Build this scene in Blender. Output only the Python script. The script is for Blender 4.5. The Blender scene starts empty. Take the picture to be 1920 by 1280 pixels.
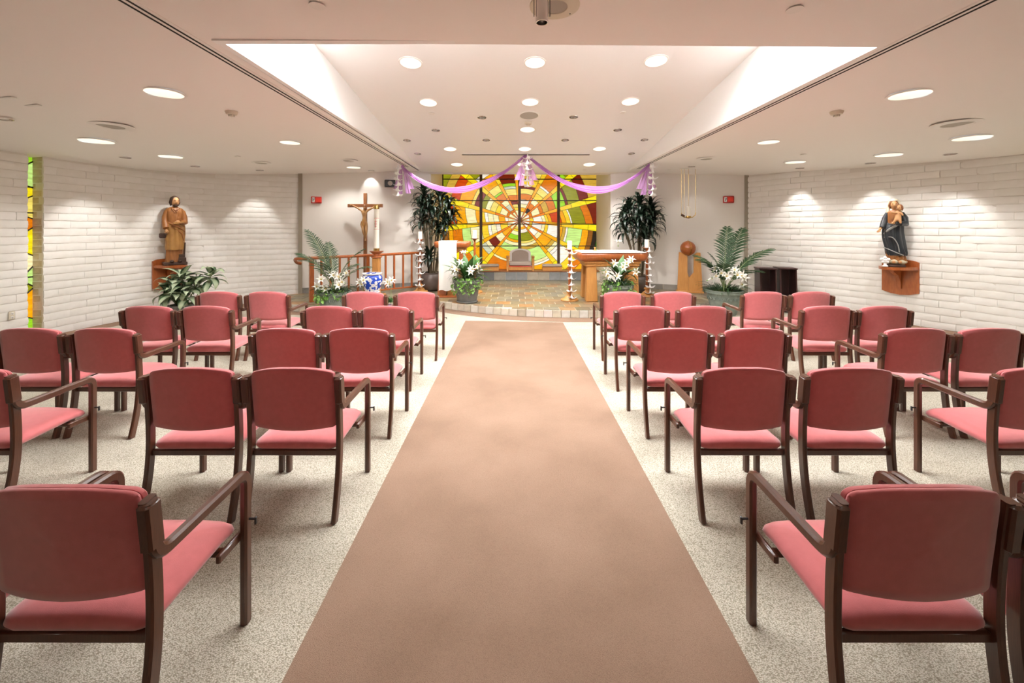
import bpy, bmesh, math, random
from math import pi, sin, cos, radians as R
from mathutils import Vector, Matrix, geometry
random.seed(7)
C = bpy.context.scene
COL = C.collection
F = 760.0
U0, V0, HC = 960.0, 429.0, 1.7

# ---------------------------------------------------------------- camera, world, exposure
cam = bpy.data.cameras.new('camera'); cam.sensor_width = 36; cam.lens = 36*F/1920
cam.shift_y = -(640-V0)/1920
co = bpy.data.objects.new('camera', cam); COL.objects.link(co)
co.location = (0, 0, HC); co.rotation_euler = (pi/2, 0, 0); C.camera = co
cam.clip_start = 0.02
C.view_settings.view_transform = 'Standard'; C.view_settings.look = 'None'
C.view_settings.gamma = 1.0; C.view_settings.use_curve_mapping = False
C.view_settings.exposure = 0.6
C.cycles.max_bounces = 8; C.cycles.diffuse_bounces = 5; C.cycles.glossy_bounces = 3
C.cycles.transparent_max_bounces = 12
C.cycles.sample_clamp_indirect = 6.0
w = bpy.data.worlds.new('daylight'); C.world = w; w.use_nodes = True
w.node_tree.nodes['Background'].inputs[0].default_value = (0.85, 0.93, 1.0, 1)
w.node_tree.nodes['Background'].inputs[1].default_value = 1.0
SKYLIGHT = 14.5      # skylight glass
WINDOW = .68        # stained glass
DOWN = 46.0          # large downlights
SPOT = 36.0          # wall spots
REAR_FILL = 4.0          # unseen fill lamps added over the rear of the room

# ---------------------------------------------------------------- materials
def mat(name, col, rough=0.6, metal=0.0, var=None, scale=6, bump=0.0, bscale=40, spec=0.5, sheen=0.0,
        coat=0.0, wave=False, rnd=None, stretch=None):
    m = bpy.data.materials.new(name); m.use_nodes = True
    nt = m.node_tree; b = nt.nodes['Principled BSDF']
    b.inputs['Base Color'].default_value = (*col, 1)
    b.inputs['Roughness'].default_value = rough; b.inputs['Metallic'].default_value = metal
    b.inputs['Specular IOR Level'].default_value = spec
    b.inputs['Sheen Weight'].default_value = sheen; b.inputs['Coat Weight'].default_value = coat
    tc = nt.nodes.new('ShaderNodeTexCoord'); mp = nt.nodes.new('ShaderNodeMapping')
    nt.links.new(tc.outputs['Object'], mp.inputs[0])
    if stretch: mp.inputs['Scale'].default_value = stretch
    if var is not None:
        if wave:
            t = nt.nodes.new('ShaderNodeTexWave'); t.inputs['Scale'].default_value = scale
            t.inputs['Distortion'].default_value = 6; t.inputs['Detail'].default_value = 3
        else:
            t = nt.nodes.new('ShaderNodeTexNoise'); t.inputs['Scale'].default_value = scale
            t.inputs['Detail'].default_value = 4
        nt.links.new(mp.outputs[0], t.inputs['Vector'])
        r = nt.nodes.new('ShaderNodeValToRGB')
        r.color_ramp.elements[0].position = 0.3; r.color_ramp.elements[1].position = 0.7
        r.color_ramp.elements[0].color = (*col, 1); r.color_ramp.elements[1].color = (*var, 1)
        nt.links.new(t.outputs[0 if not wave else 1], r.inputs[0])
        nt.links.new(r.outputs[0], b.inputs['Base Color'])
    if rnd:
        oi = nt.nodes.new('ShaderNodeObjectInfo'); r2 = nt.nodes.new('ShaderNodeValToRGB')
        r2.color_ramp.interpolation = 'LINEAR'
        els = r2.color_ramp.elements
        while len(els) < len(rnd): els.new(0.5)
        for i, c in enumerate(rnd):
            els[i].position = i/(len(rnd)-1); els[i].color = (*c, 1)
        nt.links.new(oi.outputs['Random'], r2.inputs[0])
        n = nt.nodes.new('ShaderNodeTexNoise'); n.inputs['Scale'].default_value = scale
        n.inputs['Detail'].default_value = 5
        nt.links.new(mp.outputs[0], n.inputs['Vector'])
        mx = nt.nodes.new('ShaderNodeMix'); mx.data_type = 'RGBA'; mx.blend_type = 'OVERLAY'
        mx.inputs[0].default_value = 0.5
        nt.links.new(r2.outputs[0], mx.inputs[6]); nt.links.new(n.outputs[0], mx.inputs[7])
        nt.links.new(mx.outputs[2], b.inputs['Base Color'])
    if bump:
        n = nt.nodes.new('ShaderNodeTexNoise'); n.inputs['Scale'].default_value = bscale
        n.inputs['Detail'].default_value = 3
        nt.links.new(mp.outputs[0], n.inputs['Vector'])
        bp = nt.nodes.new('ShaderNodeBump'); bp.inputs['Strength'].default_value = bump
        bp.inputs['Distance'].default_value = 0.01
        nt.links.new(n.outputs[0], bp.inputs['Height']); nt.links.new(bp.outputs[0], b.inputs['Normal'])
    return m

def emis(name, col, s):
    m = bpy.data.materials.new(name); m.use_nodes = True
    b = m.node_tree.nodes['Principled BSDF']
    b.inputs['Base Color'].default_value = (*col, 1)
    b.inputs['Emission Color'].default_value = (*col, 1); b.inputs['Emission Strength'].default_value = s
    return m

def glassmat(name, col, s):
    """leaded glass with daylight behind it: mottled, streaked colour"""
    m = bpy.data.materials.new(name); m.use_nodes = True; nt = m.node_tree
    b = nt.nodes['Principled BSDF']; b.inputs['Roughness'].default_value = 0.25
    tc = nt.nodes.new('ShaderNodeTexCoord'); mp = nt.nodes.new('ShaderNodeMapping')
    mp.inputs['Scale'].default_value = (1.2, 1, 9)
    n = nt.nodes.new('ShaderNodeTexNoise'); n.inputs['Scale'].default_value = 3
    n.inputs['Detail'].default_value = 4
    nt.links.new(tc.outputs['Object'], mp.inputs[0]); nt.links.new(mp.outputs[0], n.inputs['Vector'])
    r = nt.nodes.new('ShaderNodeValToRGB')
    r.color_ramp.elements[0].position = 0.3; r.color_ramp.elements[1].position = 0.72
    r.color_ramp.elements[0].color = (col[0]*.66, col[1]*.58, col[2]*.5, 1)
    r.color_ramp.elements[1].color = (min(1, col[0]*1.12), min(1, col[1]*1.12), min(1, col[2]*1.12), 1)
    nt.links.new(n.outputs[0], r.inputs[0])
    b.inputs['Base Color'].default_value = (col[0]*.3, col[1]*.3, col[2]*.3, 1)
    nt.links.new(r.outputs[0], b.inputs['Emission Color'])
    b.inputs['Emission Strength'].default_value = s
    return m

M = {}
M['plaster'] = mat('plaster', (.80, .77, .72), .85, bump=.03, bscale=60)
M['ceiling'] = mat('ceiling_paint', (.91, .875, .84), .6, bump=.02, bscale=30, spec=.3)
M['ceiling_c'] = mat('centre_ceiling_paint', (.90, .895, .88), .38, spec=.4)
M['white'] = mat('white_enamel', (.86, .84, .80), .45)
M['brick'] = mat('painted_brick', (.80, .77, .72), .6, bump=.25, bscale=14, rnd=[(.84, .82, .78), (.82, .80, .76), (.86, .84, .81)], scale=5)
M['mortar'] = mat('painted_mortar', (.76, .73, .68), .8, bump=.3, bscale=30)
M['stone'] = mat('tan_stone', (.60, .52, .38), .8, bump=.7, bscale=22, rnd=[(.60, .52, .38), (.52, .45, .33), (.66, .58, .44)], scale=9)
M['slate'] = mat('slate_tile', (.3, .28, .22), .38, bump=.25, bscale=9, scale=4,
                 rnd=[(.12, .095, .06), (.19, .155, .09), (.23, .19, .12), (.15, .14, .11), (.27, .20, .10), (.14, .12, .085), (.33, .17, .065), (.20, .18, .13), (.25, .215, .13)])
M['riser'] = mat('riser_tile', (.6, .55, .45), .5, bump=.15, bscale=14, scale=6,
                 rnd=[(.50, .45, .34), (.62, .57, .46), (.66, .60, .50), (.56, .54, .48), (.44, .38, .28), (.66, .58, .52)])
M['ledge'] = mat('ledge_tile', (.35, .35, .33), .45, bump=.15, bscale=12, scale=5,
                 rnd=[(.17, .175, .18), (.23, .235, .235), (.12, .12, .12), (.28, .285, .28), (.34, .29, .22), (.20, .195, .18), (.38, .39, .38)])
M['grout'] = mat('grout', (.52, .45, .34), .85, bump=.1, bscale=60)
M['fabric'] = mat('rose_fabric', (.60, .135, .14), .75, var=(.55, .118, .12), scale=30, bump=.12, bscale=500, sheen=.7)
M['wood'] = mat('brown_wood', (.066, .021, .010), .30, var=(.105, .036, .017), scale=5, coat=.35, stretch=(60, 60, 3))
M['black'] = mat('black_plastic', (.02, .02, .022), .4)
M['oak'] = mat('honey_oak', (.56, .27, .075), .42, var=(.47, .20, .05), scale=4, stretch=(14, 14, 1.5))
M['cherry'] = mat('cherry_wood', (.42, .12, .028), .30, var=(.31, .075, .018), scale=4, coat=.3, stretch=(12, 12, 2))
M['espresso'] = mat('dark_stained_wood', (.035, .012, .012), .35, var=(.05, .018, .016), scale=5)
M['taupe'] = mat('taupe_fabric', (.42, .35, .30), .85, bump=.1, bscale=300, sheen=.2)
M['palefab'] = mat('pale_piping', (.90, .89, .90), .8)
M['cloth'] = mat('white_cloth', (.76, .74, .70), .8, bump=.05, bscale=60)
M['cream'] = mat('cream_wax', (.88, .85, .76), .5)
M['wick'] = mat('charred_wick', (.03, .025, .02), .9)
M['brass'] = mat('brass', (.62, .42, .14), .25, 1.0)
M['chrome'] = mat('chrome', (.75, .72, .70), .15, 1.0)
M['steel'] = mat('grey_grille', (.50, .46, .40), .5, bump=.8, bscale=260)
M['beigeplastic'] = mat('beige_plastic', (.68, .62, .50), .4)
M['redbox'] = mat('red_enamel', (.55, .03, .02), .35)
M['redlens'] = mat('bright_red', (.80, .05, .03), .3)
M['redpaint'] = mat('red_paint', (.65, .05, .04), .5)
M['papwhite'] = mat('white_paper', (.90, .89, .88), .7)
M['pot'] = mat('grey_green_pot', (.135, .165, .14), .6, var=(.20, .235, .20), scale=12, bump=.3, bscale=30)
M['potdark'] = mat('charcoal_pot', (.12, .12, .115), .55, var=(.17, .17, .16), scale=8, bump=.2, bscale=25)
M['potbrown'] = mat('dark_glazed_pot', (.085, .065, .055), .35, var=(.14, .11, .10), scale=5)
M['soil'] = mat('mossy_soil', (.09, .10, .03), .95, var=(.13, .15, .04), scale=25, bump=.8, bscale=80)
M['leafdark'] = mat('dark_leaf', (.020, .055, .020), .35, var=(.03, .08, .025), scale=10)
M['leafblack'] = mat('blackish_leaf', (.006, .014, .009), .4, var=(.011, .026, .012), scale=9)
M['leafmid'] = mat('green_leaf', (.06, .17, .035), .4, var=(.03, .10, .02), scale=8)
M['leafivy'] = mat('ivy_leaf', (.12, .30, .04), .45, var=(.22, .40, .08), scale=22)
M['palm'] = mat('palm_leaflet', (.010, .045, .010), .6, var=(.025, .075, .02), scale=8)
M['palmstem'] = mat('palm_stem', (.22, .28, .12), .5)
M['cane'] = mat('plant_cane', (.12, .09, .05), .8, bump=.3, bscale=60)
M['petal'] = mat('lily_petal', (.90, .90, .84), .55, spec=.3)
M['stamen'] = mat('yellow_stamen', (.75, .55, .08), .6)
M['foil'] = mat('lilac_foil', (.50, .30, .60), .3, .3)
M['lead'] = mat('lead_came', (.03, .02, .012), .5)
M['bronze'] = mat('bronze_mullion', (.07, .035, .015), .45)
M['carvewood'] = mat('carved_wood', (.34, .135, .035), .45, var=(.24, .085, .02), scale=9, bump=.15, bscale=40, stretch=(3, 3, 1))
M['carvegold'] = mat('carved_ochre', (.42, .22, .055), .45, var=(.33, .15, .04), scale=9, bump=.15, bscale=40)
M['carvedark'] = mat('carved_dark_wood', (.05, .022, .012), .45)
M['skin'] = mat('carved_skin', (.56, .30, .13), .5, var=(.48, .24, .10), scale=12)
M['mantle'] = mat('blue_black_mantle', (.018, .022, .028), .30, var=(.035, .04, .045), scale=6)
M['mantlerim'] = mat('grey_mantle_edge', (.25, .25, .24), .5)
M['veil'] = mat('cream_veil', (.62, .56, .42), .55)
M['cloud'] = mat('gilded_cloud', (.40, .33, .20), .45, var=(.5, .45, .33), scale=12)
M['corpus'] = mat('bronze_corpus', (.44, .25, .10), .4, var=(.34, .18, .07), scale=12)
M['walnut'] = mat('walnut', (.20, .075, .03), .4, var=(.27, .11, .04), scale=5, stretch=(10, 10, 2))
M['dark'] = mat('dark_void', (.01, .009, .008), .8)
M['lensglow'] = emis('lamp_glow', (1.0, .93, .80), 6.0)
M['skyglass'] = emis('skylight_glass', (.97, .98, 1.0), SKYLIGHT)

def carpet(name, c1, c2, sc, amt, big=None):
    m = bpy.data.materials.new(name); m.use_nodes = True; nt = m.node_tree
    b = nt.nodes['Principled BSDF']; b.inputs['Roughness'].default_value = .95
    b.inputs['Specular IOR Level'].default_value = .15
    tc = nt.nodes.new('ShaderNodeTexCoord')
    mp = nt.nodes.new('ShaderNodeMapping'); mp.inputs['Rotation'].default_value = (0, 0, R(28))
    mp.inputs['Scale'].default_value = (1, 1.9, 1)
    v = nt.nodes.new('ShaderNodeTexVoronoi'); v.inputs['Scale'].default_value = sc
    nt.links.new(tc.outputs['Object'], mp.inputs[0]); nt.links.new(mp.outputs[0], v.inputs['Vector'])
    r = nt.nodes.new('ShaderNodeValToRGB')
    r.color_ramp.elements[0].position = 0.25; r.color_ramp.elements[1].position = .25+amt
    r.color_ramp.elements[0].color = (*c1, 1); r.color_ramp.elements[1].color = (*c2, 1)
    nt.links.new(v.outputs['Distance'], r.inputs[0])
    n = nt.nodes.new('ShaderNodeTexNoise'); n.inputs['Scale'].default_value = 1.6 if big is None else big
    n.inputs['Detail'].default_value = 6; nt.links.new(tc.outputs['Object'], n.inputs['Vector'])
    r2 = nt.nodes.new('ShaderNodeValToRGB')
    r2.color_ramp.elements[0].position = .35; r2.color_ramp.elements[1].position = .62
    r2.color_ramp.elements[0].color = (.80, .78, .76, 1); r2.color_ramp.elements[1].color = (1, 1, 1, 1)
    nt.links.new(n.outputs[0], r2.inputs[0])
    mx = nt.nodes.new('ShaderNodeMix'); mx.data_type = 'RGBA'; mx.blend_type = 'MULTIPLY'; mx.inputs[0].default_value = 1
    nt.links.new(r.outputs[0], mx.inputs[6]); nt.links.new(r2.outputs[0], mx.inputs[7])
    nt.links.new(mx.outputs[2], b.inputs['Base Color'])
    bp = nt.nodes.new('ShaderNodeBump'); bp.inputs['Strength'].default_value = .5; bp.inputs['Distance'].default_value = .004
    bp.invert = True
    nt.links.new(v.outputs['Distance'], bp.inputs['Height']); nt.links.new(bp.outputs[0], b.inputs['Normal'])
    return m
M['carpet'] = carpet('grey_loop_carpet', (.68, .64, .54), (.30, .27, .20), 150, .5)
M['runner'] = carpet('brown_cut_carpet', (.335, .225, .160), (.255, .162, .112), 300, .5, 1.3)

def leaf2tone():
    m = bpy.data.materials.new('silver_centred_leaf'); m.use_nodes = True; nt = m.node_tree
    b = nt.nodes['Principled BSDF']; b.inputs['Roughness'].default_value = .35
    tc = nt.nodes.new('ShaderNodeTexCoord'); sp = nt.nodes.new('ShaderNodeSeparateXYZ')
    nt.links.new(tc.outputs['Generated'], sp.inputs[0])
    a = nt.nodes.new('ShaderNodeMath'); a.operation = 'SUBTRACT'; a.inputs[1].default_value = .5
    ab = nt.nodes.new('ShaderNodeMath'); ab.operation = 'ABSOLUTE'
    n = nt.nodes.new('ShaderNodeTexNoise'); n.inputs['Scale'].default_value = 14
    nt.links.new(tc.outputs['Generated'], n.inputs['Vector'])
    ad = nt.nodes.new('ShaderNodeMath'); ad.operation = 'MULTIPLY_ADD'; ad.inputs[1].default_value = .3
    nt.links.new(sp.outputs[0], a.inputs[0]); nt.links.new(a.outputs[0], ab.inputs[0])
    nt.links.new(n.outputs[0], ad.inputs[0]); nt.links.new(ab.outputs[0], ad.inputs[2])
    r = nt.nodes.new('ShaderNodeValToRGB')
    r.color_ramp.elements[0].position = .34; r.color_ramp.elements[1].position = .48
    r.color_ramp.elements[0].color = (.42, .50, .33, 1); r.color_ramp.elements[1].color = (.025, .075, .028, 1)
    nt.links.new(ad.outputs[0], r.inputs[0]); nt.links.new(r.outputs[0], b.inputs['Base Color'])
    return m
M['aglaonema'] = leaf2tone()

def tulle():
    m = bpy.data.materials.new('purple_tulle'); m.use_nodes = True; nt = m.node_tree
    out = nt.nodes['Material Output']; b = nt.nodes['Principled BSDF']
    b.inputs['Base Color'].default_value = (.58, .27, .64, 1); b.inputs['Roughness'].default_value = .6
    tr = nt.nodes.new('ShaderNodeBsdfTranslucent'); tr.inputs[0].default_value = (.72, .36, .78, 1)
    tp = nt.nodes.new('ShaderNodeBsdfTransparent')
    a = nt.nodes.new('ShaderNodeMixShader'); a.inputs[0].default_value = .45
    c = nt.nodes.new('ShaderNodeMixShader'); c.inputs[0].default_value = .38
    nt.links.new(b.outputs[0], a.inputs[1]); nt.links.new(tr.outputs[0], a.inputs[2])
    nt.links.new(a.outputs[0], c.inputs[1]); nt.links.new(tp.outputs[0], c.inputs[2])
    nt.links.new(c.outputs[0], out.inputs[0])
    return m
M['tulle'] = tulle()

def china():
    m = bpy.data.materials.new('blue_white_china'); m.use_nodes = True; nt = m.node_tree
    b = nt.nodes['Principled BSDF']; b.inputs['Roughness'].default_value = .15
    tc = nt.nodes.new('ShaderNodeTexCoord')
    v = nt.nodes.new('ShaderNodeTexVoronoi'); v.inputs['Scale'].default_value = 9
    n = nt.nodes.new('ShaderNodeTexNoise'); n.inputs['Scale'].default_value = 14; n.inputs['Detail'].default_value = 1
    nt.links.new(tc.outputs['Object'], v.inputs['Vector']); nt.links.new(tc.outputs['Object'], n.inputs['Vector'])
    r = nt.nodes.new('ShaderNodeValToRGB'); r.color_ramp.interpolation = 'CONSTANT'
    e = r.color_ramp.elements; e[0].position = 0; e[0].color = (.70, .20, .05, 1)
    e[1].position = .10; e[1].color = (.85, .86, .88, 1)
    q = e.new(.36); q.color = (.02, .07, .48, 1)
    nt.links.new(v.outputs['Distance'], r.inputs[0])
    r2 = nt.nodes.new('ShaderNodeValToRGB'); r2.color_ramp.interpolation = 'CONSTANT'
    r2.color_ramp.elements[1].position = .58
    nt.links.new(n.outputs[0], r2.inputs[0])
    mx = nt.nodes.new('ShaderNodeMix'); mx.data_type = 'RGBA'
    nt.links.new(r2.outputs[0], mx.inputs[0]); nt.links.new(r.outputs[0], mx.inputs[6]); mx.inputs[7].default_value = (.85, .87, .9, 1)
    nt.links.new(mx.outputs[2], b.inputs['Base Color'])
    return m
M['china'] = china()

# ---------------------------------------------------------------- helpers
def tag(o, label=None, cat=None, group=None, kind=None):
    if label: o['label'] = label
    if cat: o['category'] = cat
    if group: o['group'] = group
    if kind: o['kind'] = kind
    return o
def obj(name, mesh, parent=None, loc=(0, 0, 0), rot=(0, 0, 0)):
    o = bpy.data.objects.new(name, mesh); COL.objects.link(o)
    o.parent = parent; o.location = loc; o.rotation_euler = rot
    return o
def thing(name, label, cat, loc=(0, 0, 0), rz=0, group=None):
    o = bpy.data.objects.new(name, None); COL.objects.link(o); o.empty_display_size = .1
    o.location = loc; o.rotation_euler = (0, 0, rz)
    return tag(o, label, cat, group)

class MB:
    def __init__(s): s.v = []; s.f = []; s.mi = []
    def add(s, vs, fs, mi=0):
        n = len(s.v); s.v += [tuple(v) for v in vs]
        s.f += [tuple(i+n for i in f) for f in fs]; s.mi += [mi]*len(fs)
    def box(s, c, d, rot=None, mi=0, bev=0, taper=1.0):
        hx, hy, hz = d[0]/2, d[1]/2, d[2]/2
        if bev <= 0:
            vs = [Vector((x*hx*(taper if z > 0 else 1), y*hy*(taper if z > 0 else 1), z*hz)) for z in (-1, 1) for x, y in ((-1, -1), (1, -1), (1, 1), (-1, 1))]
            fs = [(3, 2, 1, 0), (4, 5, 6, 7), (0, 1, 5, 4), (1, 2, 6, 5), (2, 3, 7, 6), (3, 0, 4, 7)]
        else:
            b = min(bev, hx*.9, hy*.9, hz*.9)
            def ring(rx, ry, z):
                return [Vector(p) for p in ((-rx+b, -ry, z), (rx-b, -ry, z), (rx, -ry+b, z), (rx, ry-b, z), (rx-b, ry, z), (-rx+b, ry, z), (-rx, ry-b, z), (-rx, -ry+b, z))]
            t = taper
            rs = [ring(hx-b*.999, hy-b*.999, -hz), ring(hx, hy, -hz+b), ring(hx*t, hy*t, hz-b), ring(hx*t-b*.999, hy*t-b*.999, hz)]
            vs = sum(rs, []); fs = [tuple(range(7, -1, -1)), tuple(range(24, 32))]
            for k in range(3):
                for i in range(8):
                    j = (i+1) % 8; fs.append((k*8+i, k*8+j, k*8+8+j, k*8+8+i))
        m = Matrix.Translation(c)
        if rot is not None: m = m @ (rot if isinstance(rot, Matrix) else Matrix.Rotation(rot, 4, 'Z'))
        s.add([m @ v for v in vs], fs, mi)
    def loft(s, rings, cap=True, mi=0, closed=True):
        n = len(rings[0]); vs = [p for r in rings for p in r]; fs = []
        for k in range(len(rings)-1):
            for i in range(n if closed else n-1):
                j = (i+1) % n; fs.append((k*n+i, k*n+j, (k+1)*n+j, (k+1)*n+i))
        if cap: fs += [tuple(range(n-1, -1, -1)), tuple(range((len(rings)-1)*n, len(rings)*n))]
        s.add(vs, fs, mi)
    def lathe(s, prof, n=20, c=(0, 0, 0), mi=0, cap=True, mod=None):
        rings = []
        for r, z in prof:
            ring = []
            for i in range(n):
                a = 2*pi*i/n; rr = r*(1+(mod(a, z) if mod else 0))
                ring.append(Vector((c[0]+rr*cos(a), c[1]+rr*sin(a), c[2]+z)))
            rings.append(ring)
        s.loft(rings, cap, mi)
    def tube(s, pts, rad, n=8, mi=0, sq=None):
        """round (or rectangular sq=(w,t)) section swept along pts"""
        pts = [Vector(p) for p in pts]; rings = []
        up = Vector((0, 0, 1)); prev = None
        for i, p in enumerate(pts):
            t = (pts[min(i+1, len(pts)-1)]-pts[max(i-1, 0)]).normalized()
            if prev is None:
                a = up if abs(t.z) < .9 else Vector((1, 0, 0))
                x = t.cross(a).normalized()
            else:
                x = (prev - t*prev.dot(t)).normalized()
            prev = x; y = x.cross(t)
            r = rad[i] if isinstance(rad, (list, tuple)) else rad
            rings.append([p+x*(r*cos(2*pi*k/n))+y*(r*sin(2*pi*k/n)) for k in range(n)])
        s.loft(rings, True, mi)
    def strip(s, path, w, t, x0=0.0, mi=0, b=.006):
        """rounded rectangular section (w along x, t across path) along (y,z) path"""
        rings = []
        P = [Vector((0, a, c)) for a, c in path]
        for i, p in enumerate(P):
            d0 = (P[i]-P[i-1]).normalized() if i > 0 else None
            d1 = (P[i+1]-P[i]).normalized() if i < len(P)-1 else None
            d = ((d0 or d1)+(d1 or d0)).normalized()
            nrm = Vector((0, -d.z, d.y)); k = 1/max(.5, (d.dot(d1 or d0)))
            hw, ht = w/2, t/2*k
            sec = [(-hw+b, -ht), (hw-b, -ht), (hw, -ht+b), (hw, ht-b), (hw-b, ht), (-hw+b, ht), (-hw, ht-b), (-hw, -ht+b)]
            rings.append([Vector((x0+a, 0, 0))+p+nrm*c for a, c in sec])
        # rounded ends
        s.loft(rings, True, mi)
    def sphere(s, c, r, n=12, m=8, mi=0, fn=None):
        rings = []
        if not hasattr(r, '__len__'): r = (r, r, r)
        for k in range(m+1):
            ph = -pi/2+pi*k/m
            e = max(cos(ph), .02)
            ring = []
            for i in range(n):
                a = 2*pi*i/n; v = Vector((e*cos(a), e*sin(a), sin(ph)))
                if fn: v = fn(v)
                ring.append(Vector((c[0]+r[0]*v.x, c[1]+r[1]*v.y, c[2]+r[2]*v.z)))
            rings.append(ring)
        s.loft(rings, True, mi)
    def extrude(s, poly, y0, y1, mi=0, axis='y'):
        """poly of (x,z) extruded along y, or of (x,y) along z"""
        n = len(poly)
        if axis == 'y': a = [Vector((p[0], y0, p[1])) for p in poly]; b = [Vector((p[0], y1, p[1])) for p in poly]
        else: a = [Vector((p[0], p[1], y0)) for p in poly]; b = [Vector((p[0], p[1], y1)) for p in poly]
        fs = [tuple(range(n)), tuple(range(2*n-1, n-1, -1))] + [(i, (i+1) % n, n+(i+1) % n, n+i)[::-1] for i in range(n)]
        s.add(a+b, fs, mi)
    def xf(s, m):
        s.v = [tuple(m @ Vector(v)) for v in s.v]; return s
    def mesh(s, name, mats, smooth=True, ang=40):
        me = bpy.data.meshes.new(name); me.from_pydata(s.v, [], s.f)
        mats = mats if isinstance(mats, (list, tuple)) else [mats]
        for m in mats: me.materials.append(M[m] if isinstance(m, str) else m)
        me.polygons.foreach_set('material_index', s.mi)
        bm = bmesh.new(); bm.from_mesh(me); bmesh.ops.recalc_face_normals(bm, faces=bm.faces); bm.to_mesh(me); bm.free()
        me.update()
        if smooth:
            me.polygons.foreach_set('use_smooth', [True]*len(me.polygons))
            try: me.set_sharp_from_angle(angle=R(ang))
            except Exception: pass
        return me
    def put(s, name, mats, parent=None, loc=(0, 0, 0), rot=(0, 0, 0), smooth=True, ang=40):
        return obj(name, s.mesh(name, mats, smooth, ang), parent, loc, rot)
def solo(mb, name, mats, label, cat, group=None, **k):
    return tag(mb.put(name, mats, **k), label, cat, group)
def struct(mb, name, mats, **k):
    return tag(mb.put(name, mats, **k), kind='structure')
def lerp(a, b, t): return a+(b-a)*t
def interp(pts, x):
    if x <= pts[0][0]: return pts[0][1]
    for a, b in zip(pts, pts[1:]):
        if x <= b[0]: return lerp(a[1], b[1], (x-a[0])/(b[0]-a[0]))
    return pts[-1][1]
def bez(p0, p1, p2, n=8):
    p0, p1, p2 = Vector(p0), Vector(p1), Vector(p2)
    return [(1-t)**2*p0+2*t*(1-t)*p1+t*t*p2 for t in [i/n for i in range(n+1)]]
def copy_tree(o, parent=None):
    c = o.copy(); COL.objects.link(c); c.parent = parent
    for ch in o.children: copy_tree(ch, c)
    return c
def smoothpath(pts, n=6):
    """Catmull-Rom through points (tuples of any dim)"""
    out = []; P = [Vector(p) for p in pts]
    for i in range(len(P)-1):
        a = P[max(i-1, 0)]; b = P[i]; c = P[i+1]; d = P[min(i+2, len(P)-1)]
        for k in range(n):
            t = k/n
            out.append(.5*((2*b)+(c-a)*t+(2*a-5*b+4*c-d)*t*t+(3*b-a-3*c+d)*t**3))
    out.append(P[-1]); return out
def w3(u, d, z): return Vector(((u-U0)/F*d, d, z))

# ---------------------------------------------------------------- room shell
def zside(x): return HC+1.74-.083*abs(x)
XL, XR = -2.573, 3.09
def zsof(x): return 3.226+(x-XL)/(XR-XL)*(3.183-3.226)
def zcen(y): return 4.53-.127*y
PLAT = .15
EDGE = [(-5.9, 9.0), (-5.3, 8.62), (-4.7, 8.38), (-4.2, 8.3), (-3.6, 8.33), (-3.0, 8.5), (-2.3, 8.72), (-1.9, 8.8), (-1.57, 8.73), (-1.1, 8.42), (-.65, 8.18), (-.1, 7.95),
        (.41, 7.83), (1.0, 7.75), (1.55, 7.74), (2.1, 7.79), (2.6, 7.9), (3.4, 8.18), (4.0, 8.44), (4.6, 8.78), (5.3, 9.2), (5.9, 9.6)]
def yedge(x): return interp(EDGE, x)
def yback(x):
    if x < -2.18: return 9.7+(x+5.08)/(2.9)*1.2
    if x < 2.65: return 12.2
    return 10.9-(x-2.65)/(5.62-2.65)*1.2

f = MB(); f.box((0, 4.4, -.06), (17, 15.6, .12)); struct(f, 'floor', 'carpet', smooth=False)
# brown aisle strip, flush border along the platform and the walls: one cut-pile carpet
LW = [(-7.3, 4.6), (-7.33, 5.2), (-7.345, 5.8), (-7.35, 6.35), (-7.32, 6.9), (-7.2, 7.48), (-7.05, 8.0), (-6.82, 8.46), (-6.5, 8.83), (-6.04, 9.2), (-5.6, 9.46), (-5.10, 9.72)]
RW = [(7.72, 5.2), (7.68, 5.6), (7.6, 6.02), (7.45, 6.48), (7.15, 7.03), (6.82, 7.73), (6.5, 8.24), (6.08, 8.77), (5.85, 9.2), (5.62, 9.65)]
r = MB()
r.extrude([(-.862, -2.6), (.925, -2.6), (.925, 7.35), (-.862, 7.5)], 0, .004, axis='z')
top = [(x, yedge(x)) for x, _ in EDGE]
pts_lo = [(x, y-(.36 if -2 < x < 3 else .3)) for x, y in top]
for i in range(len(top)-1):
    r.extrude([pts_lo[i], pts_lo[i+1], top[i+1], top[i]], 0, .004, axis='z')
for Wl, sg in ((LW, 1), (RW, -1)):
    for a, b in zip(Wl, Wl[1:]):
        dd = Vector((b[0]-a[0], b[1]-a[1])).normalized(); n = Vector((dd.y, -dd.x))*sg*.33
        r.extrude([(a[0], a[1]), (b[0], b[1]), (b[0]+n.x, b[1]+n.y), (a[0]+n.x, a[1]+n.y)], 0, .0036, axis='z')
struct(r, 'floor_aisle', 'runner', smooth=False)

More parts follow.
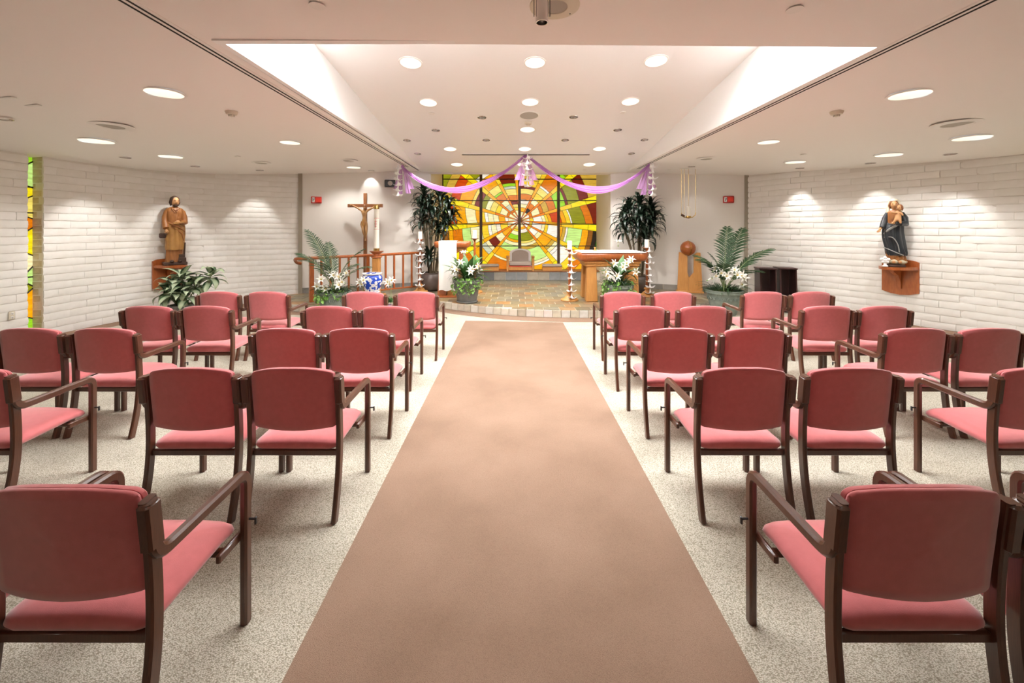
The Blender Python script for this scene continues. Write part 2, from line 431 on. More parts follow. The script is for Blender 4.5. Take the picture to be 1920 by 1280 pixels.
# walls near and behind the camera, plain plaster
f = MB()
f.box((0, -2.9, 1.7), (17, .2, 3.6)); struct(f, 'wall_rear', 'plaster', smooth=False)
def brick_wall(name, path, y_from, y_to, zmax_fn, sgn, course=.122, L=.42):
    """backing slab plus one object per brick, following the curved wall"""
    P = smoothpath([(x, y, 0) for x, y in path], 8)
    P = [p for p in P if y_from-.001 <= p.y <= y_to+.001]
    seg = [0]
    for a, b in zip(P, P[1:]): seg.append(seg[-1]+(b-a).length)
    def at(s):
        s = max(0, min(seg[-1], s))
        for i in range(len(P)-1):
            if s <= seg[i+1]+1e-9:
                d = (P[i+1]-P[i]).normalized(); return P[i]+d*(s-seg[i]), d
        return P[-1], d
    back = MB(); rings = []
    for i, p in enumerate(P):
        d = (P[min(i+1, len(P)-1)]-P[max(i-1, 0)]).normalized(); n = Vector((d.y, -d.x, 0))*sgn
        z = zmax_fn(p.x)+.04
        a = p-n*.002; b = p-n*.24
        rings.append([Vector((a.x, a.y, 0)), Vector((a.x, a.y, z)), Vector((b.x, b.y, z)), Vector((b.x, b.y, 0))])
    back.loft(rings)
    root = struct(back, name, 'mortar', smooth=False)
    def brickmesh(length, seed):
        rr = random.Random(seed); m = MB(); nx, nz = 5, 2; h = course-.011
        g = [[Vector((-length/2+length*i/nx, -.006-.007*(0 < k < nz)-rr.random()*.004, (-h/2+h*k/nz)+rr.uniform(-.0035, .0035))) for i in range(nx+1)] for k in range(nz+1)]
        vs = [p for row in g for p in row]; fs = []
        for k in range(nz):
            for i in range(nx): a = k*(nx+1)+i; fs.append((a, a+1, a+nx+2, a+nx+1))
        base = len(vs)
        border = [(0, i) for i in range(nx+1)]+[(k, nx) for k in range(1, nz+1)]+[(nz, i) for i in range(nx-1, -1, -1)]+[(k, 0) for k in range(nz-1, 0, -1)]
        for k, i in border: p = g[k][i]; vs.append(Vector((p.x, .012, p.z)))
        nb = len(border)
        for q in range(nb):
            a = border[q][0]*(nx+1)+border[q][1]; b = border[(q+1) % nb][0]*(nx+1)+border[(q+1) % nb][1]
            fs.append((b, a, base+q, base+(q+1) % nb))
        m.add(vs, fs); return m.mesh('brick', 'brick', ang=50)
    full = [brickmesh(L-.003, s) for s in range(7)]
    cache = {}
    tot = seg[-1]; items = []
    nrow = int(3.2/course)
    for k in range(nrow):
        zc = (k+.5)*course; off = (L/2 if k % 2 else 0)+((k*37) % 5)*.012
        s = -off
        while s < tot-.02:
            a, b = max(s, 0), min(s+L, tot); s += L
            if b-a < .05: continue
            p, d = at((a+b)/2)
            if zc+course*.2 > zmax_fn(p.x): continue
            items.append((a, b, zc, p, d))
    for q, (a, b, zc, p, d) in enumerate(items):
        if b-a > L-.02: me = full[random.randrange(7)]
        else:
            key = round((b-a)*50)/50
            if key not in cache: cache[key] = brickmesh(max(.04, key-.003), 50+len(cache))
            me = cache[key]
        ang = math.atan2(d.y, d.x)
        if sgn < 0: ang += pi
        # brick front is local -y; front must look along n = (d.y,-d.x)*sgn
        o = obj('brick', me, root, (p.x, p.y, zc), (random.uniform(-.012, .012), 0, ang))
    return root, len(items)
nb = []
# direction runs away from the camera; room side of the left wall is +x
brick_wall('wall_left', LW, 6.349, 9.8, zside, 1)
brick_wall('wall_left_near', LW, 4.9, 6.16, zside, 1)
brick_wall('wall_right', RW, 5.86, 9.7, zside, 1 if False else -1)
f = MB(); f.box((-7.42, 1.0, 1.6), (.2, 7.8, 3.3)); struct(f, 'wall_left_rear', 'plaster', smooth=False)
f = MB(); f.box((7.84, 1.3, 1.6), (.2, 8.5, 3.3)); struct(f, 'wall_right_rear', 'plaster', smooth=False)

# slit windows of leaded glass in the side walls
GC = dict(c=(1.0, .90, .50), w=(1.0, .97, .84), y=(1.0, .66, .03), p=(.86, .72, .15), a=(.98, .42, .004), o=(.72, .20, .004),
          r=(.62, .065, .003), d=(.18, .012, .003), g=(.32, .70, .02), G=(.55, .85, .25), l=(.28, .30, .008), k=(.02, .015, .01),
          t=(.62, .40, .05), b=(.28, .10, .01), Y=(.98, .80, .01), R=(.95, .24, .01), e=(.60, .66, .50), E=(.05, .22, .02))
GM = {k: glassmat('glass_'+n, GC[k], WINDOW) for k, n in dict(c='cream', w='white', y='yellow', p='pale_yellow', a='amber', o='orange', r='red_orange', d='dark_red', g='green', G='pale_green', l='olive', k='black', t='gold', b='brown', Y='bright_yellow', R='ray_orange', e='grey_green', E='deep_green').items()}
def slit(name, x, y0, y1, side, seed):
    rr = random.Random(seed)
    w = tag(bpy.data.objects.new(name, None), kind='structure'); COL.objects.link(w)
    w.location = (x, (y0+y1)/2, 0)
    h = 2.95; W = (y1-y0)
    zs = 0.0; k = 0
    cols = 'pYoGdgcaolyGdckYgoap'
    zl = zr = .02; pl = MB()
    # two interlocking columns of leaf shaped panes
    zz = [.02]
    while zz[-1] < h: zz.append(zz[-1]+rr.uniform(.16, .34))
    mid = [rr.uniform(-.05, .05) for _ in zz]
    for i in range(len(zz)-1):
        z0, z1 = zz[i], zz[i+1]; zm = (z0+z1)/2
        for sd in (0, 1):
            a = -W/2 if sd == 0 else W/2
            m_ = MB()
            sl_ = .10 if (i+sd) % 2 else -.06; poly = [(a, z0+sl_), (mid[i], z0), (mid[i]*.2, zm), (mid[i+1], z1), (a, z1-.10+(.10 if (i+1+sd) % 2 else -.06)+.10)]
            m_.add([Vector((-.004, p[0], p[1])) for p in poly]+[Vector((.004, p[0], p[1])) for p in poly],
                   [(0, 1, 2, 3, 4), (9, 8, 7, 6, 5)]+[(q, (q+1) % 5, 5+(q+1) % 5, 5+q) for q in range(5)])
            m_.put('pane', GM[cols[(i*2+sd*3+seed) % len(cols)]], w, smooth=False)
            for q in range(5):
                p, r_ = poly[q], poly[(q+1) % 5]
                pl.tube([(side*.008, p[0], p[1]), (side*.008, r_[0], r_[1])], .010, 5)
    for z in (.95, 1.95, 2.35): pl.box((side*.01, 0, z), (.02, W, .02))
    tag(pl.put('lead_came', 'lead', w), kind='stuff')
    return w
slit('window_1', -7.52, 6.10, 6.37, 1, 2)
slit('window_2', 7.80, 5.5, 5.86, -1, 5)
# rough stone reveal beside the slit: one block per course
for name, xx, yy, nm in (('trim_1', -7.45, 6.37, 'left'), ('trim_2', 7.76, 5.87, 'right')):
    t = MB(); t.box((xx+.07*(1 if xx > 0 else -1), yy+.02, 1.5), (.14, .03, 3.0)); root = struct(t, name, 'stone', smooth=False)
    for k in range(27):
        b = MB(); h = .11
        b.box((0, 0, 0), (.155+random.uniform(-.012, .012), .03, h-.008), bev=.007)
        b.put('block', 'stone', root, (xx+(.012 if xx < 0 else -.012), yy-.006+random.uniform(-.004, .004), .055+k*h))
for xx, yy in ((-7.6, 6.2), (7.9, 5.7)):
    pass
f = MB(); f.box((-7.62, 6.22, 1.6), (.03, .8, 3.3)); struct(f, 'wall_left_outer', 'plaster', smooth=False)
f = MB(); f.box((7.93, 5.7, 1.6), (.03, .8, 3.3)); struct(f, 'wall_right_outer', 'plaster', smooth=False)

# altar wall: two angled plaster walls, deep window recess between them
def wallseg(name, a, b, t=.15, z=3.5, z0=0):
    a = Vector((*a, 0)); b = Vector((*b, 0)); d = (b-a).normalized(); n = Vector((-d.y, d.x, 0))*t
    m = MB(); m.extrude([(a.x, a.y), (b.x, b.y), (b.x+n.x, b.y+n.y), (a.x+n.x, a.y+n.y)], z0, z, axis='z')
    return struct(m, name, 'plaster', smooth=False)
wallseg('wall_back_left', (-5.12, 9.70), (-2.18, 10.9))
wallseg('wall_back_right', (2.65, 10.9), (5.66, 9.68))
f = MB(); f.box((-2.28, 11.95, 2), (.2, 2.1, 4)); struct(f, 'wall_recess_left', 'plaster', smooth=False)
f = MB(); f.box((2.75, 11.95, 2), (.2, 2.1, 4)); struct(f, 'wall_recess_right', 'plaster', smooth=False)
f = MB(); f.box((.235, 13.05, 2), (5.4, .1, 4)); struct(f, 'wall_back', 'plaster', smooth=False)
f = MB(); f.box((.235, 11.95, 3.86), (5.4, 2.3, .1)); struct(f, 'ceiling_recess', 'ceiling_c', smooth=False)
f = MB(); f.box((.235, 10.95, 3.55), (4.9, .15, .74)); struct(f, 'wall_header', 'plaster', smooth=False)
for i, (a, b) in enumerate((((-5.10, 9.70), (-5.03, 9.735)), ((5.57, 9.71), (5.63, 9.68)))):
    d = (Vector(b)-Vector(a)); m = MB(); m.box(((a[0]+b[0])/2, (a[1]+b[1])/2-.02, 1.6), (.09, .05, 3.2), rot=math.atan2(d.y, d.x))
    struct(m, 'trim_%d' % (i+3), mat('grey_corner_strip', (.30, .26, .20), .7), smooth=False)

# ceilings with real holes for the recessed lamps
HOLES = {'side': [], 'cen': [], 'sof': []}
def ceil_mesh(name, outer, zf, holes, mt, inner=None):
    vs = [Vector(p) for p in outer]; es = [(i, (i+1) % len(outer)) for i in range(len(outer))]
    faces = [list(range(len(outer)))]
    hs = []
    for (x, y, rad) in holes:
        n = 20; b = len(vs)
        vs += [Vector((x+rad*cos(2*pi*i/n), y+rad*sin(2*pi*i/n))) for i in range(n)]
        es += [(b+i, b+(i+1) % n) for i in range(n)]; hs.append((x, y, rad))
    ov, oe, of, *_ = geometry.delaunay_2d_cdt(vs, es, faces, 1, 1e-5)
    fs = []
    for t in of:
        c = sum((ov[i] for i in t), Vector((0, 0)))/len(t)
        if any((c-Vector(h[:2])).length < h[2]*.97 for h in hs): continue
        if inner and inner[0] < c.x < inner[1] and inner[2] < c.y < inner[3]: continue
        fs.append(tuple(t))
    m = MB(); m.add([Vector((p.x, p.y, zf(p.x, p.y))) for p in ov], fs)
    me = m.mesh(name, mt, smooth=False)
    return tag(obj(name, me), kind='structure')
def loc_side(u, v):
    k = (V0-v)/F; m_ = (u-U0)/F; y = 1.74/(k+.083*abs(m_)); x = m_*y; return x, y, zside(x)
def loc_cen(u, v):
    k = (V0-v)/F; y = 2.83/(k+.127); return (u-U0)/F*y, y, zcen(y)
def loc_sof(u, v):
    y = 1.5/((V0-v)/F); x = (u-U0)/F*y; return x, y, zsof(x)

LIGHTS = []   # (zone,u,v,width px,kind,label)
side_big = [(308, 174, 64, 'widest round downlight in the left side ceiling, nearest the camera'),
            (181, 264, 54, 'round downlight in the left side ceiling, second nearest, farthest to the left'),
            (320, 293, 40, 'round downlight in the left side ceiling between two small spots, above the bearded statue'),
            (544, 267, 37, 'round downlight in the left side ceiling, close beside the dark ceiling track'),
            (663, 313.5, 27, 'smallest round downlight in the left side ceiling, above the crucifix'),
            (1706, 177, 66, 'widest round downlight in the right side ceiling, nearest the camera'),
            (1822.6, 258, 57, 'round downlight in the right side ceiling, just beyond the speaker grille'),
            (1667, 290, 43, 'round downlight in the right side ceiling, above the statue of a mother and child'),
            (1441, 266, 38, 'round downlight in the right side ceiling, close beside the dark ceiling track'),
            (1491.5, 303.5, 35, 'round downlight in the right side ceiling, above the dark kneeler boxes')]
side_small = [(235, 295, 'small silver spot in the left side ceiling, nearest the stained slit window'),
              (366, 311.5, 'small silver spot in the left side ceiling, lighting the bearded statue'),
              (487, 319, 'small silver spot in the left side ceiling, nearest the corner with the plaster wall'),
              (696, 319.5, 'small silver spot in the left side ceiling, above the large white candle'),
              (1782, 288.6, 'small silver spot in the right side ceiling, nearest the frame edge'),
              (1632, 305.6, 'small silver spot in the right side ceiling, lighting the mother and child statue'),
              (1499.6, 315, 'small silver spot in the right side ceiling, washing the brick wall by the palm'),
              (1296.7, 312, 'small silver spot in the right side ceiling, above the hanging sanctuary lamp')]
cen_big = [(770, 117.5, 42, 'left downlight of the front three in the raised centre ceiling'),
           (1003, 117, 40, 'middle downlight of the front three in the raised centre ceiling'),
           (1230, 114, 43, 'right downlight of the front three in the raised centre ceiling'),
           (803, 192, 34, 'left downlight of the second row of three in the centre ceiling'),
           (994, 191, 33, 'middle downlight of the second row of three in the centre ceiling'),
           (1182, 190, 34, 'right downlight of the second row of three in the centre ceiling'),
           (989, 242.5, 29, 'lone downlight in the centre ceiling just beyond the smoke detector'),
           (844, 279, 25, 'left downlight of the row of three just before the dark ceiling slot'),
           (984, 279, 25, 'middle downlight of the row of three just before the dark ceiling slot'),
           (1124, 278.6, 25, 'right downlight of the row of three just before the dark ceiling slot'),
           (857, 308, 24, 'left downlight of the last row, between the ceiling slot and the stained glass'),
           (981, 308, 23, 'middle downlight of the last row, hidden behind the purple tulle'),
           (1105, 308, 24, 'right downlight of the last row, between the ceiling slot and the stained glass')]
cen_small = [(903.6, 220, 'small spot left of the round speaker in the centre ceiling'),
             (1075.7, 219, 'small spot right of the round speaker in the centre ceiling'),
             (817, 244, 'small spot in the left half of the centre ceiling, level with the lone downlight'),
             (1158, 243.5, 'small spot in the right half of the centre ceiling, level with the lone downlight'),
             (763, 263, 'outermost left spot of the four across the centre ceiling'),
             (911.6, 262.5, 'inner left spot of the four across the centre ceiling'),
             (1059.6, 262.5, 'inner right spot of the four across the centre ceiling'),
             (1208.4, 262, 'outermost right spot of the four across the centre ceiling'),
             (783, 288, 'spot left of the dark slot in the centre ceiling'),
             (1184, 287.7, 'spot right of the dark slot in the centre ceiling')]
rear = [(-4.6, .6), (-4.6, -1.4), (4.9, .6), (4.9, -1.4)]  # fill lamps added behind the camera to lift the ambient light, side ceilings
rear_c = [(-1.2, .9), (1.5, .9), (-1.2, -1.3), (1.5, -1.3)]  # same added fill, in the soffit

def recessed(x, y, z, rad, label, group, small, power, aim=None, col=(1.0, .97, .93), slope=0.0, vis=True):
    t = thing('downlight' if not small else 'spotlight', label, 'ceiling light', (x, y, z), 0, group)
    t.rotation_euler = (slope, 0, 0)
    m = MB(); n = 20
    m.lathe([(rad, .002), (rad*1.12, .0), (rad*1.12, -.006), (rad*.985, -.008), (rad*.98, .002)], n, cap=False)
    m.put('trim_ring', 'white' if not small else 'chrome', t)
    m = MB()
    d = rad*1.0 if not small else rad*.9
    m.lathe([(rad*.99, 0), (rad*.95, d*.35), (rad*.8, d*.75), (rad*.55, d)], n, cap=False)
    m.put('reflector', 'white' if not small else 'chrome', t)
    m = MB(); m.lathe([(rad*.56, d), (rad*.56, d+.01)], n)
    m.lathe([(rad*.28, d), (rad*.30, d-.01), (rad*.2, d-.02)], 12)
    m.put('lamp', 'lensglow', t)
    if power:
        L = bpy.data.lights.new('beam', 'SPOT'); L.energy = power; L.color = col; L.shadow_soft_size = .05 if not small else .02
        L.spot_size = R(130 if not small else 60); L.spot_blend = .6 if not small else .55
        lo = bpy.data.objects.new('beam', L); COL.objects.link(lo); lo.parent = t; lo.location = (0, 0, -.012)
        if aim is not None:
            lo.rotation_euler = (Vector(aim)-Vector((x, y, z))).to_track_quat('-Z', 'Y').to_euler()
    return t
hl, hr, hc, hs = [], [], [], []
jobs = []
for u, v, wd, lab in side_big:
    x, y, z = loc_side(u, v); rad = wd/2*y/F*.94; (hl if x < 0 else hr).append((x, y, rad)); jobs.append((x, y, z, rad, lab, 'round downlights in the side ceilings', False, DOWN, None, 0))
AIM = {235: (-7.34, 6.9), 366: (-6.98, 8.2), 487: (-6.0, 9.25), 696: None, 1782.0: (7.32, 6.75), 1632: (6.85, 7.75), 1499.6: (6.1, 8.85), 1296.7: None}
for u, v, lab in side_small:
    x, y, z = loc_side(u, v); rad = .075; (hl if x < 0 else hr).append((x, y, rad))
    a = AIM.get(u)
    jobs.append((x, y, z, rad, lab, 'small silver spots in the side ceilings', True, SPOT if a else 9, (a[0], a[1], .85) if a else (x*1.15, y+1.5, 1.0), 0))
for u, v, wd, lab in cen_big:
    x, y, z = loc_cen(u, v); rad = wd/2*y/F*.94; hc.append((x, y, rad)); jobs.append((x, y, z, rad, lab, 'round downlights in the centre ceiling', False, DOWN*(.6 if y < 7.5 else 1.8), None, math.atan(-.127)))
for u, v, lab in cen_small:
    x, y, z = loc_cen(u, v); rad = .07; hc.append((x, y, rad)); jobs.append((x, y, z, rad, lab, 'small spots in the centre ceiling', True, 80, (x*(1.3 if abs(x-.3) < 1.8 else .95), y+2.4, 1.0), math.atan(-.127)))
for j in jobs: recessed(*j[:9], slope=j[9])
for i, (x, y) in enumerate(rear):
    z = zside(x); (hl if x < 0 else hr).append((x, y, .13))
    recessed(x, y, z, .13, 'added round fill lamp in the rear side ceiling, out of view', 'added fill lamps behind the camera', False, REAR_FILL)
for i, (x, y) in enumerate(rear_c):
    z = zsof(x); hs.append((x, y, .13))
    recessed(x, y, z, .13, 'added round fill lamp in the rear soffit, behind the camera', 'added fill lamps in the rear soffit', False, REAR_FILL)
ceil_mesh('ceiling_left', [(-8.1, -3), (XL, -3), (XL, 11.2), (-8.1, 11.2)], lambda x, y: zside(x), hl, 'ceiling')
ceil_mesh('ceiling_right', [(XR, -3), (8.3, -3), (8.3, 11.2), (XR, 11.2)], lambda x, y: zside(x), hr, 'ceiling')
OX0, OX1, OY0, OY1 = -2.363, 2.987, 3.314, 10.6
ceil_mesh('ceiling_soffit', [(XL, -3), (XR, -3), (XR, OY0), (XL, OY0)], lambda x, y: zsof(x), hs, 'ceiling')
f = MB()
for a, b, c, d in ((XL, OX0, OY0, 11.2), (OX1, XR, OY0, 11.2), (OX0, OX1, OY1, 11.2)):
    f.add([Vector((x, y, zsof(x))) for x, y in ((a, c), (b, c), (b, d), (a, d))], [(0, 1, 2, 3)])
struct(f, 'ceiling_strip', 'ceiling', smooth=False)
YS = 4.75
ceil_mesh('ceiling_centre', [(OX0, YS), (OX1, YS), (OX1, OY1), (OX0, OY1)], lambda x, y: zcen(y), hc, 'ceiling_c')
f = MB(); ZT = 4.55
for x, t in ((OX0, -.06), (OX1, .06)):
    zl = zsof(x)-.0
    f.extrude([(OY0, zl), (OY1, zl), (OY1, zcen(OY1)+.02), (YS, zcen(YS)+.02), (YS, ZT), (OY0, ZT)], 0, t)
    k = len(f.v)-12
    for i in range(k, k+12):
        v = f.v[i]; f.v[i] = (x+v[1], v[0], v[2])
f.box(((OX0+OX1)/2, OY0-.03, (3.21+ZT)/2), (OX1-OX0+.1, .06, ZT-3.21))
f.box(((OX0+OX1)/2, YS+.03, (zcen(YS)+ZT)/2), (OX1-OX0+.1, .06, ZT-zcen(YS)))
struct(f, 'wall_lightwell', 'ceiling_c', smooth=False)
f = MB(); f.box(((OX0+OX1)/2, (OY0+YS)/2, ZT+.01), (OX1-OX0+.1, YS-OY0+.1, .02))
sk = struct(f, 'window_3', 'skyglass', smooth=False)
for i in range(4):
    m = MB(); m.box((OX0+.02+i*(OX1-OX0-.04)/3, (OY0+YS)/2, ZT-.03), (.05, YS-OY0, .06)); m.put('frame', 'white', sk, smooth=False)
# ceiling tracks: white strip with two dark grooves, following the view line of the photograph's folding partition track
for n_, x, zf in (('trim_5', XL, None), ('trim_6', XR, None)):
    m = MB(); L0, L1 = -2.8, 9.95
    z = zside(x)
    m.box((x, (L0+L1)/2, z-.004), (.12, L1-L0, .012))
    root = struct(m, n_, 'ceiling', smooth=False)
    for dx in (-.028, .022):
        g = MB(); g.box((x+dx, (L0+L1)/2, z-.0115), (.016, L1-L0, .004)); g.put('groove', 'dark', root, smooth=False)
# dark linear slot in the centre ceiling
yy = 9.1
m = MB(); m.box((0, 0, 0), (2.9, .06, .012)); root = m.put('slot_diffuser', 'white', smooth=False)
root.location = (.31, yy, zcen(yy)-.004); root.rotation_euler = (math.atan(-.127), 0, 0)
tag(root, 'long narrow slot diffuser across the centre ceiling before the stained glass', 'air vent')
m = MB(); m.box((0, 0, -.007), (2.86, .05, .004)); m.put('slot', 'dark', root, smooth=False)

# speakers, sprinkler caps, detectors
def disc(name, x, y, z, rad, label, cat, group=None, slope=0, grille=.62, mt='white'):
    t = thing(name, label, cat, (x, y, z), 0, group); t.rotation_euler = (slope, 0, 0)
    m = MB(); m.lathe([(rad, .001), (rad, -.006), (rad*.9, -.011), (rad*grille+.004, -.012), (rad*grille, -.008)], 28, cap=False)
    m.put('rim', mt, t)
    m = MB(); m.lathe([(rad*grille+.003, -.007), (rad*grille*.5, -.009), (.001, -.0095)], 24); m.put('grille', 'steel', t)
    return t
for u, v, wd, lab in ((207, 236, 68, 'round white speaker in the left side ceiling, nearest the slit window'),
                      (488.6, 305, 34, 'round speaker in the left side ceiling, before the corner of the plaster wall'),
                      (653, 301, 34, 'round speaker in the left side ceiling, above the handrail'),
                      (1795, 232, 74, 'round white speaker in the right side ceiling, beside the wide downlight'),
                      (1325, 297.5, 36, 'round speaker in the right side ceiling, above the globe on its stand')):
    x, y, z = loc_side(u, v); disc('ceiling_speaker', x, y, z, wd/2*y/F, lab, 'speaker', 'round speakers in the side ceilings', grille=.6)
x, y, z = loc_cen(992, 216); disc('ceiling_speaker', x, y, z, 19*y/F, 'round speaker in the middle of the raised centre ceiling', 'speaker', slope=math.atan(-.127), grille=.9)
x, y, z = loc_sof(1040, 12); sp = disc('ceiling_speaker', x, y, z, .169, 'large round speaker plate in the soffit beside the chrome spotlight', 'speaker', grille=.5, mt='beigeplastic')
for a in (35, 125, 215, 305):
    m = MB(); m.sphere((.14*cos(R(a)), .14*sin(R(a)), -.012), (.006, .006, .003), 8, 4); m.put('screw', 'black', sp)
def cap(x, y, z, rad, label, group='sprinkler caps in the ceiling', slope=0):
    m = MB(); m.lathe([(rad*.8, .001), (rad*.8, -.006), (rad, -.006), (rad, -.011), (.001, -.013)], 22)
    o = solo(m, 'sprinkler_cap', 'white', label, 'sprinkler cap', group); o.location = (x, y, z); o.rotation_euler = (slope, 0, 0)
cap(*loc_sof(595, 13.5), .052, 'round white sprinkler cap in the soffit, left of the chrome spotlight')
cap(*loc_sof(1490, 13.5), .052, 'round white sprinkler cap in the soffit, right of the chrome spotlight')
for u, v, lab in ((446, 293, 'sprinkler cap in the left side ceiling'), (1506.7, 289, 'sprinkler cap in the right side ceiling above the kneeler boxes'), (1255, 318, 'sprinkler cap in the right side ceiling near the purple tulle')):
    cap(*loc_side(u, v), .05, lab)
for u, v, lab in ((809, 212, 'sprinkler cap at the left of the centre ceiling'), (1167.5, 210, 'sprinkler cap at the right of the centre ceiling'),
                  (856, 318, 'sprinkler cap at the left edge above the stained glass'), (1096, 318, 'sprinkler cap at the right edge above the stained glass')):
    cap(*loc_cen(u, v), .05, lab, slope=math.atan(-.127))
for u, v, lab in ((14, 182.5, 'thin slanted cover plate in the left side ceiling, nearer the frame edge'), (62, 197, 'thin slanted cover plate in the left side ceiling, beside the slit window')):
    x, y, z = loc_side(u, v); m = MB(); m.box((0, 0, -.005), (.16, .05, .012), bev=.003)
    o = solo(m, 'cover_plate', 'white', lab, 'cover plate'); o.location = (x, y, z); o.rotation_euler = (0, 0, R(-8))
x, y, z = loc_side(4, 220.5); recessed(x, y, z-.012, .08, 'small spot in the left side ceiling cut by the left picture edge', None, True, 0)
def detector(x, y, z, r_, label):
    t = thing('smoke_detector', label, 'smoke detector', (x, y, z))
    m = MB(); m.lathe([(r_, .001), (r_, -.012), (r_*.92, -.02), (r_*.85, -.035), (r_*.5, -.042), (.001, -.042)], 22); m.put('body', 'beigeplastic', t)
    m = MB(); m.lathe([(r_*.42, -.042), (r_*.4, -.06), (.001, -.062)], 14); m.put('sensor', 'beigeplastic', t)
    for a in range(6):
        m = MB(); m.box((r_*.44*cos(a*pi/3), r_*.44*sin(a*pi/3), -.05), (.008, .008, .02), rot=a*pi/3); m.put('fin', 'steel', t)
detector(*loc_side(434, 209), .07, 'beige smoke detector in the left side ceiling')
detector(*loc_side(1568.7, 209), .07, 'beige smoke detector in the right side ceiling')
x, y, z = loc_cen(990.7, 229); detector(x, y, z, .07, 'white smoke detector behind the centre ceiling speaker')

# chrome track spotlight hanging from the soffit
t = thing('track_spotlight', 'chrome cylinder spotlight hanging from the soffit in black yoke', 'spotlight', (.17, 2.30, zsof(.17)))
m = MB(); m.lathe([(.055, .0), (.055, -.02), (.02, -.03)], 20); m.put('canopy', 'white', t)
m = MB(); m.tube([(0, 0, -.02), (0, 0, -.14)], .014, 12); m.sphere((0, 0, -.15), .024, 12, 8); m.put('stem', 'chrome', t)
m = MB(); m.lathe([(.012, -.16), (.028, -.175), (.035, -.20), (.036, -.325), (.034, -.335), (.030, -.336), (.028, -.30), (.001, -.30)], 24); m.put('head', 'chrome', t)
m = MB(); m.strip([(-.045, -.30), (-.045, -.20), (-.03, -.165), (0, -.152), (.03, -.165), (.045, -.20), (.045, -.30)], .012, .004, b=.0015)
m.xf(Matrix.Rotation(pi/2, 4, 'Z')); m.put('yoke', 'black', t)

# ---------------------------------------------------------------- platform with slate tiles
xs = [-5.9+i*.1 for i in range(119)]
f = MB()
front = [(x, yedge(x)+.012) for x, _ in EDGE]
poly = front+[(5.66, 9.9), (2.65, 11.0), (2.65, 12.9), (-2.18, 12.9), (-2.18, 11.0), (-5.12, 9.8)]
vs = [Vector(p) for p in poly]
ov, oe, of, *_ = geometry.delaunay_2d_cdt(vs, [(i, (i+1) % len(vs)) for i in range(len(vs))], [list(range(len(vs)))], 1, 1e-5)
f.add([Vector((p.x, p.y, PLAT-.006)) for p in ov], [tuple(t) for t in of])
for a, b in zip(front, front[1:]):
    f.add([Vector((a[0], a[1], 0)), Vector((b[0], b[1], 0)), Vector((b[0], b[1], PLAT-.006)), Vector((a[0], a[1], PLAT-.006))], [(0, 1, 2, 3)])
plat = struct(f, 'floor_platform', 'grout', smooth=False)
TW, TD = .31, .31; cand = []
yy = 7.74; row = 0
while yy < 12.2:
    x = -5.9+(row % 2)*TW/2+random.uniform(-.02, .02)
    while x < 5.9:
        x0, x1, y0, y1 = x+.006, x+TW-.006, yy+.006, yy+TD-.006
        x += TW
        fy = [max(y0, yedge(x0)+.008), max(y0, yedge((x0+x1)/2)+.008), max(y0, yedge(x1)+.008)]
        by = [min(y1, yback(x0)), min(y1, yback((x0+x1)/2)), min(y1, yback(x1))]
        if x0 < -2.18 < x1: by[0] = min(by[0], 10.9); by[1] = min(by[1], 10.9)
        if x0 < 2.65 < x1: by[2] = min(by[2], 10.9)
        if min(by[i]-fy[i] for i in range(3)) < .03:
            if max(by[i]-fy[i] for i in range(3)) < .06: continue
            fy = [min(fy[i], by[i]-.01) for i in range(3)]
            if any(fy[i] < yedge((x0, (x0+x1)/2, x1)[i]) for i in range(3)): continue
        if yy > 10.9 and (x0 < -2.16 or x1 > 2.66): continue
        cand.append([(x0, fy[0]), ((x0+x1)/2, fy[1]), (x1, fy[2]), (x1, by[2]), ((x0+x1)/2, by[1]), (x0, by[0])])
    yy += TD; row += 1
cand.sort(key=lambda c: sum(p[1] for p in c)); rest = MB(); meshcache = {}
for i, c in enumerate(cand):
    h = PLAT+random.uniform(-.001, .0015)
    if i < 298:
        cx = sum(p[0] for p in c)/6; cy = sum(p[1] for p in c)/6
        key = tuple((round(p[0]-cx, 3), round(p[1]-cy, 3)) for p in c)
        if key not in meshcache:
            m = MB(); m.extrude([(a, b) for a, b in key], -.012, 0, axis='z'); meshcache[key] = m.mesh('tile', 'slate', smooth=False)
        o = obj('tile', meshcache[key], plat, (cx, cy, h), (random.uniform(-.004, .004), random.uniform(-.004, .004), 0))
    else: rest.extrude(c, h-.012, h, axis='z')
if len(cand) >= 298: tag(rest.put('tiles_rear', 'slate', plat, smooth=False), kind='stuff')
# riser tiles along the curved front
E = smoothpath([(x, y, 0) for x, y in EDGE], 6); acc = 0; pa = E[0]; pts = [E[0]]
for a, b in zip(E, E[1:]):
    acc += (b-a).length
    if acc >= .168: pts.append(b); acc = 0
# resample evenly
seg = [0]
for a, b in zip(E, E[1:]): seg.append(seg[-1]+(b-a).length)
def eat(s):
    for i in range(len(E)-1):
        if s <= seg[i+1]: return E[i]+(E[i+1]-E[i])*((s-seg[i])/(seg[i+1]-seg[i]))
    return E[-1]
nr = int(seg[-1]/.17); me_r = [None]*4
for k in range(4):
    m = MB(); m.box((0, 0, 0), (.161, .016, .138), bev=.004); me_r[k] = m.mesh('tile', 'riser', ang=30)
for i in range(nr):
    a, b = eat(i*.17), eat((i+1)*.17); c = (a+b)/2; d = b-a
    obj('tile', me_r[i % 4], plat, (c.x, c.y+.002, .073), (0, 0, math.atan2(d.y, d.x)))
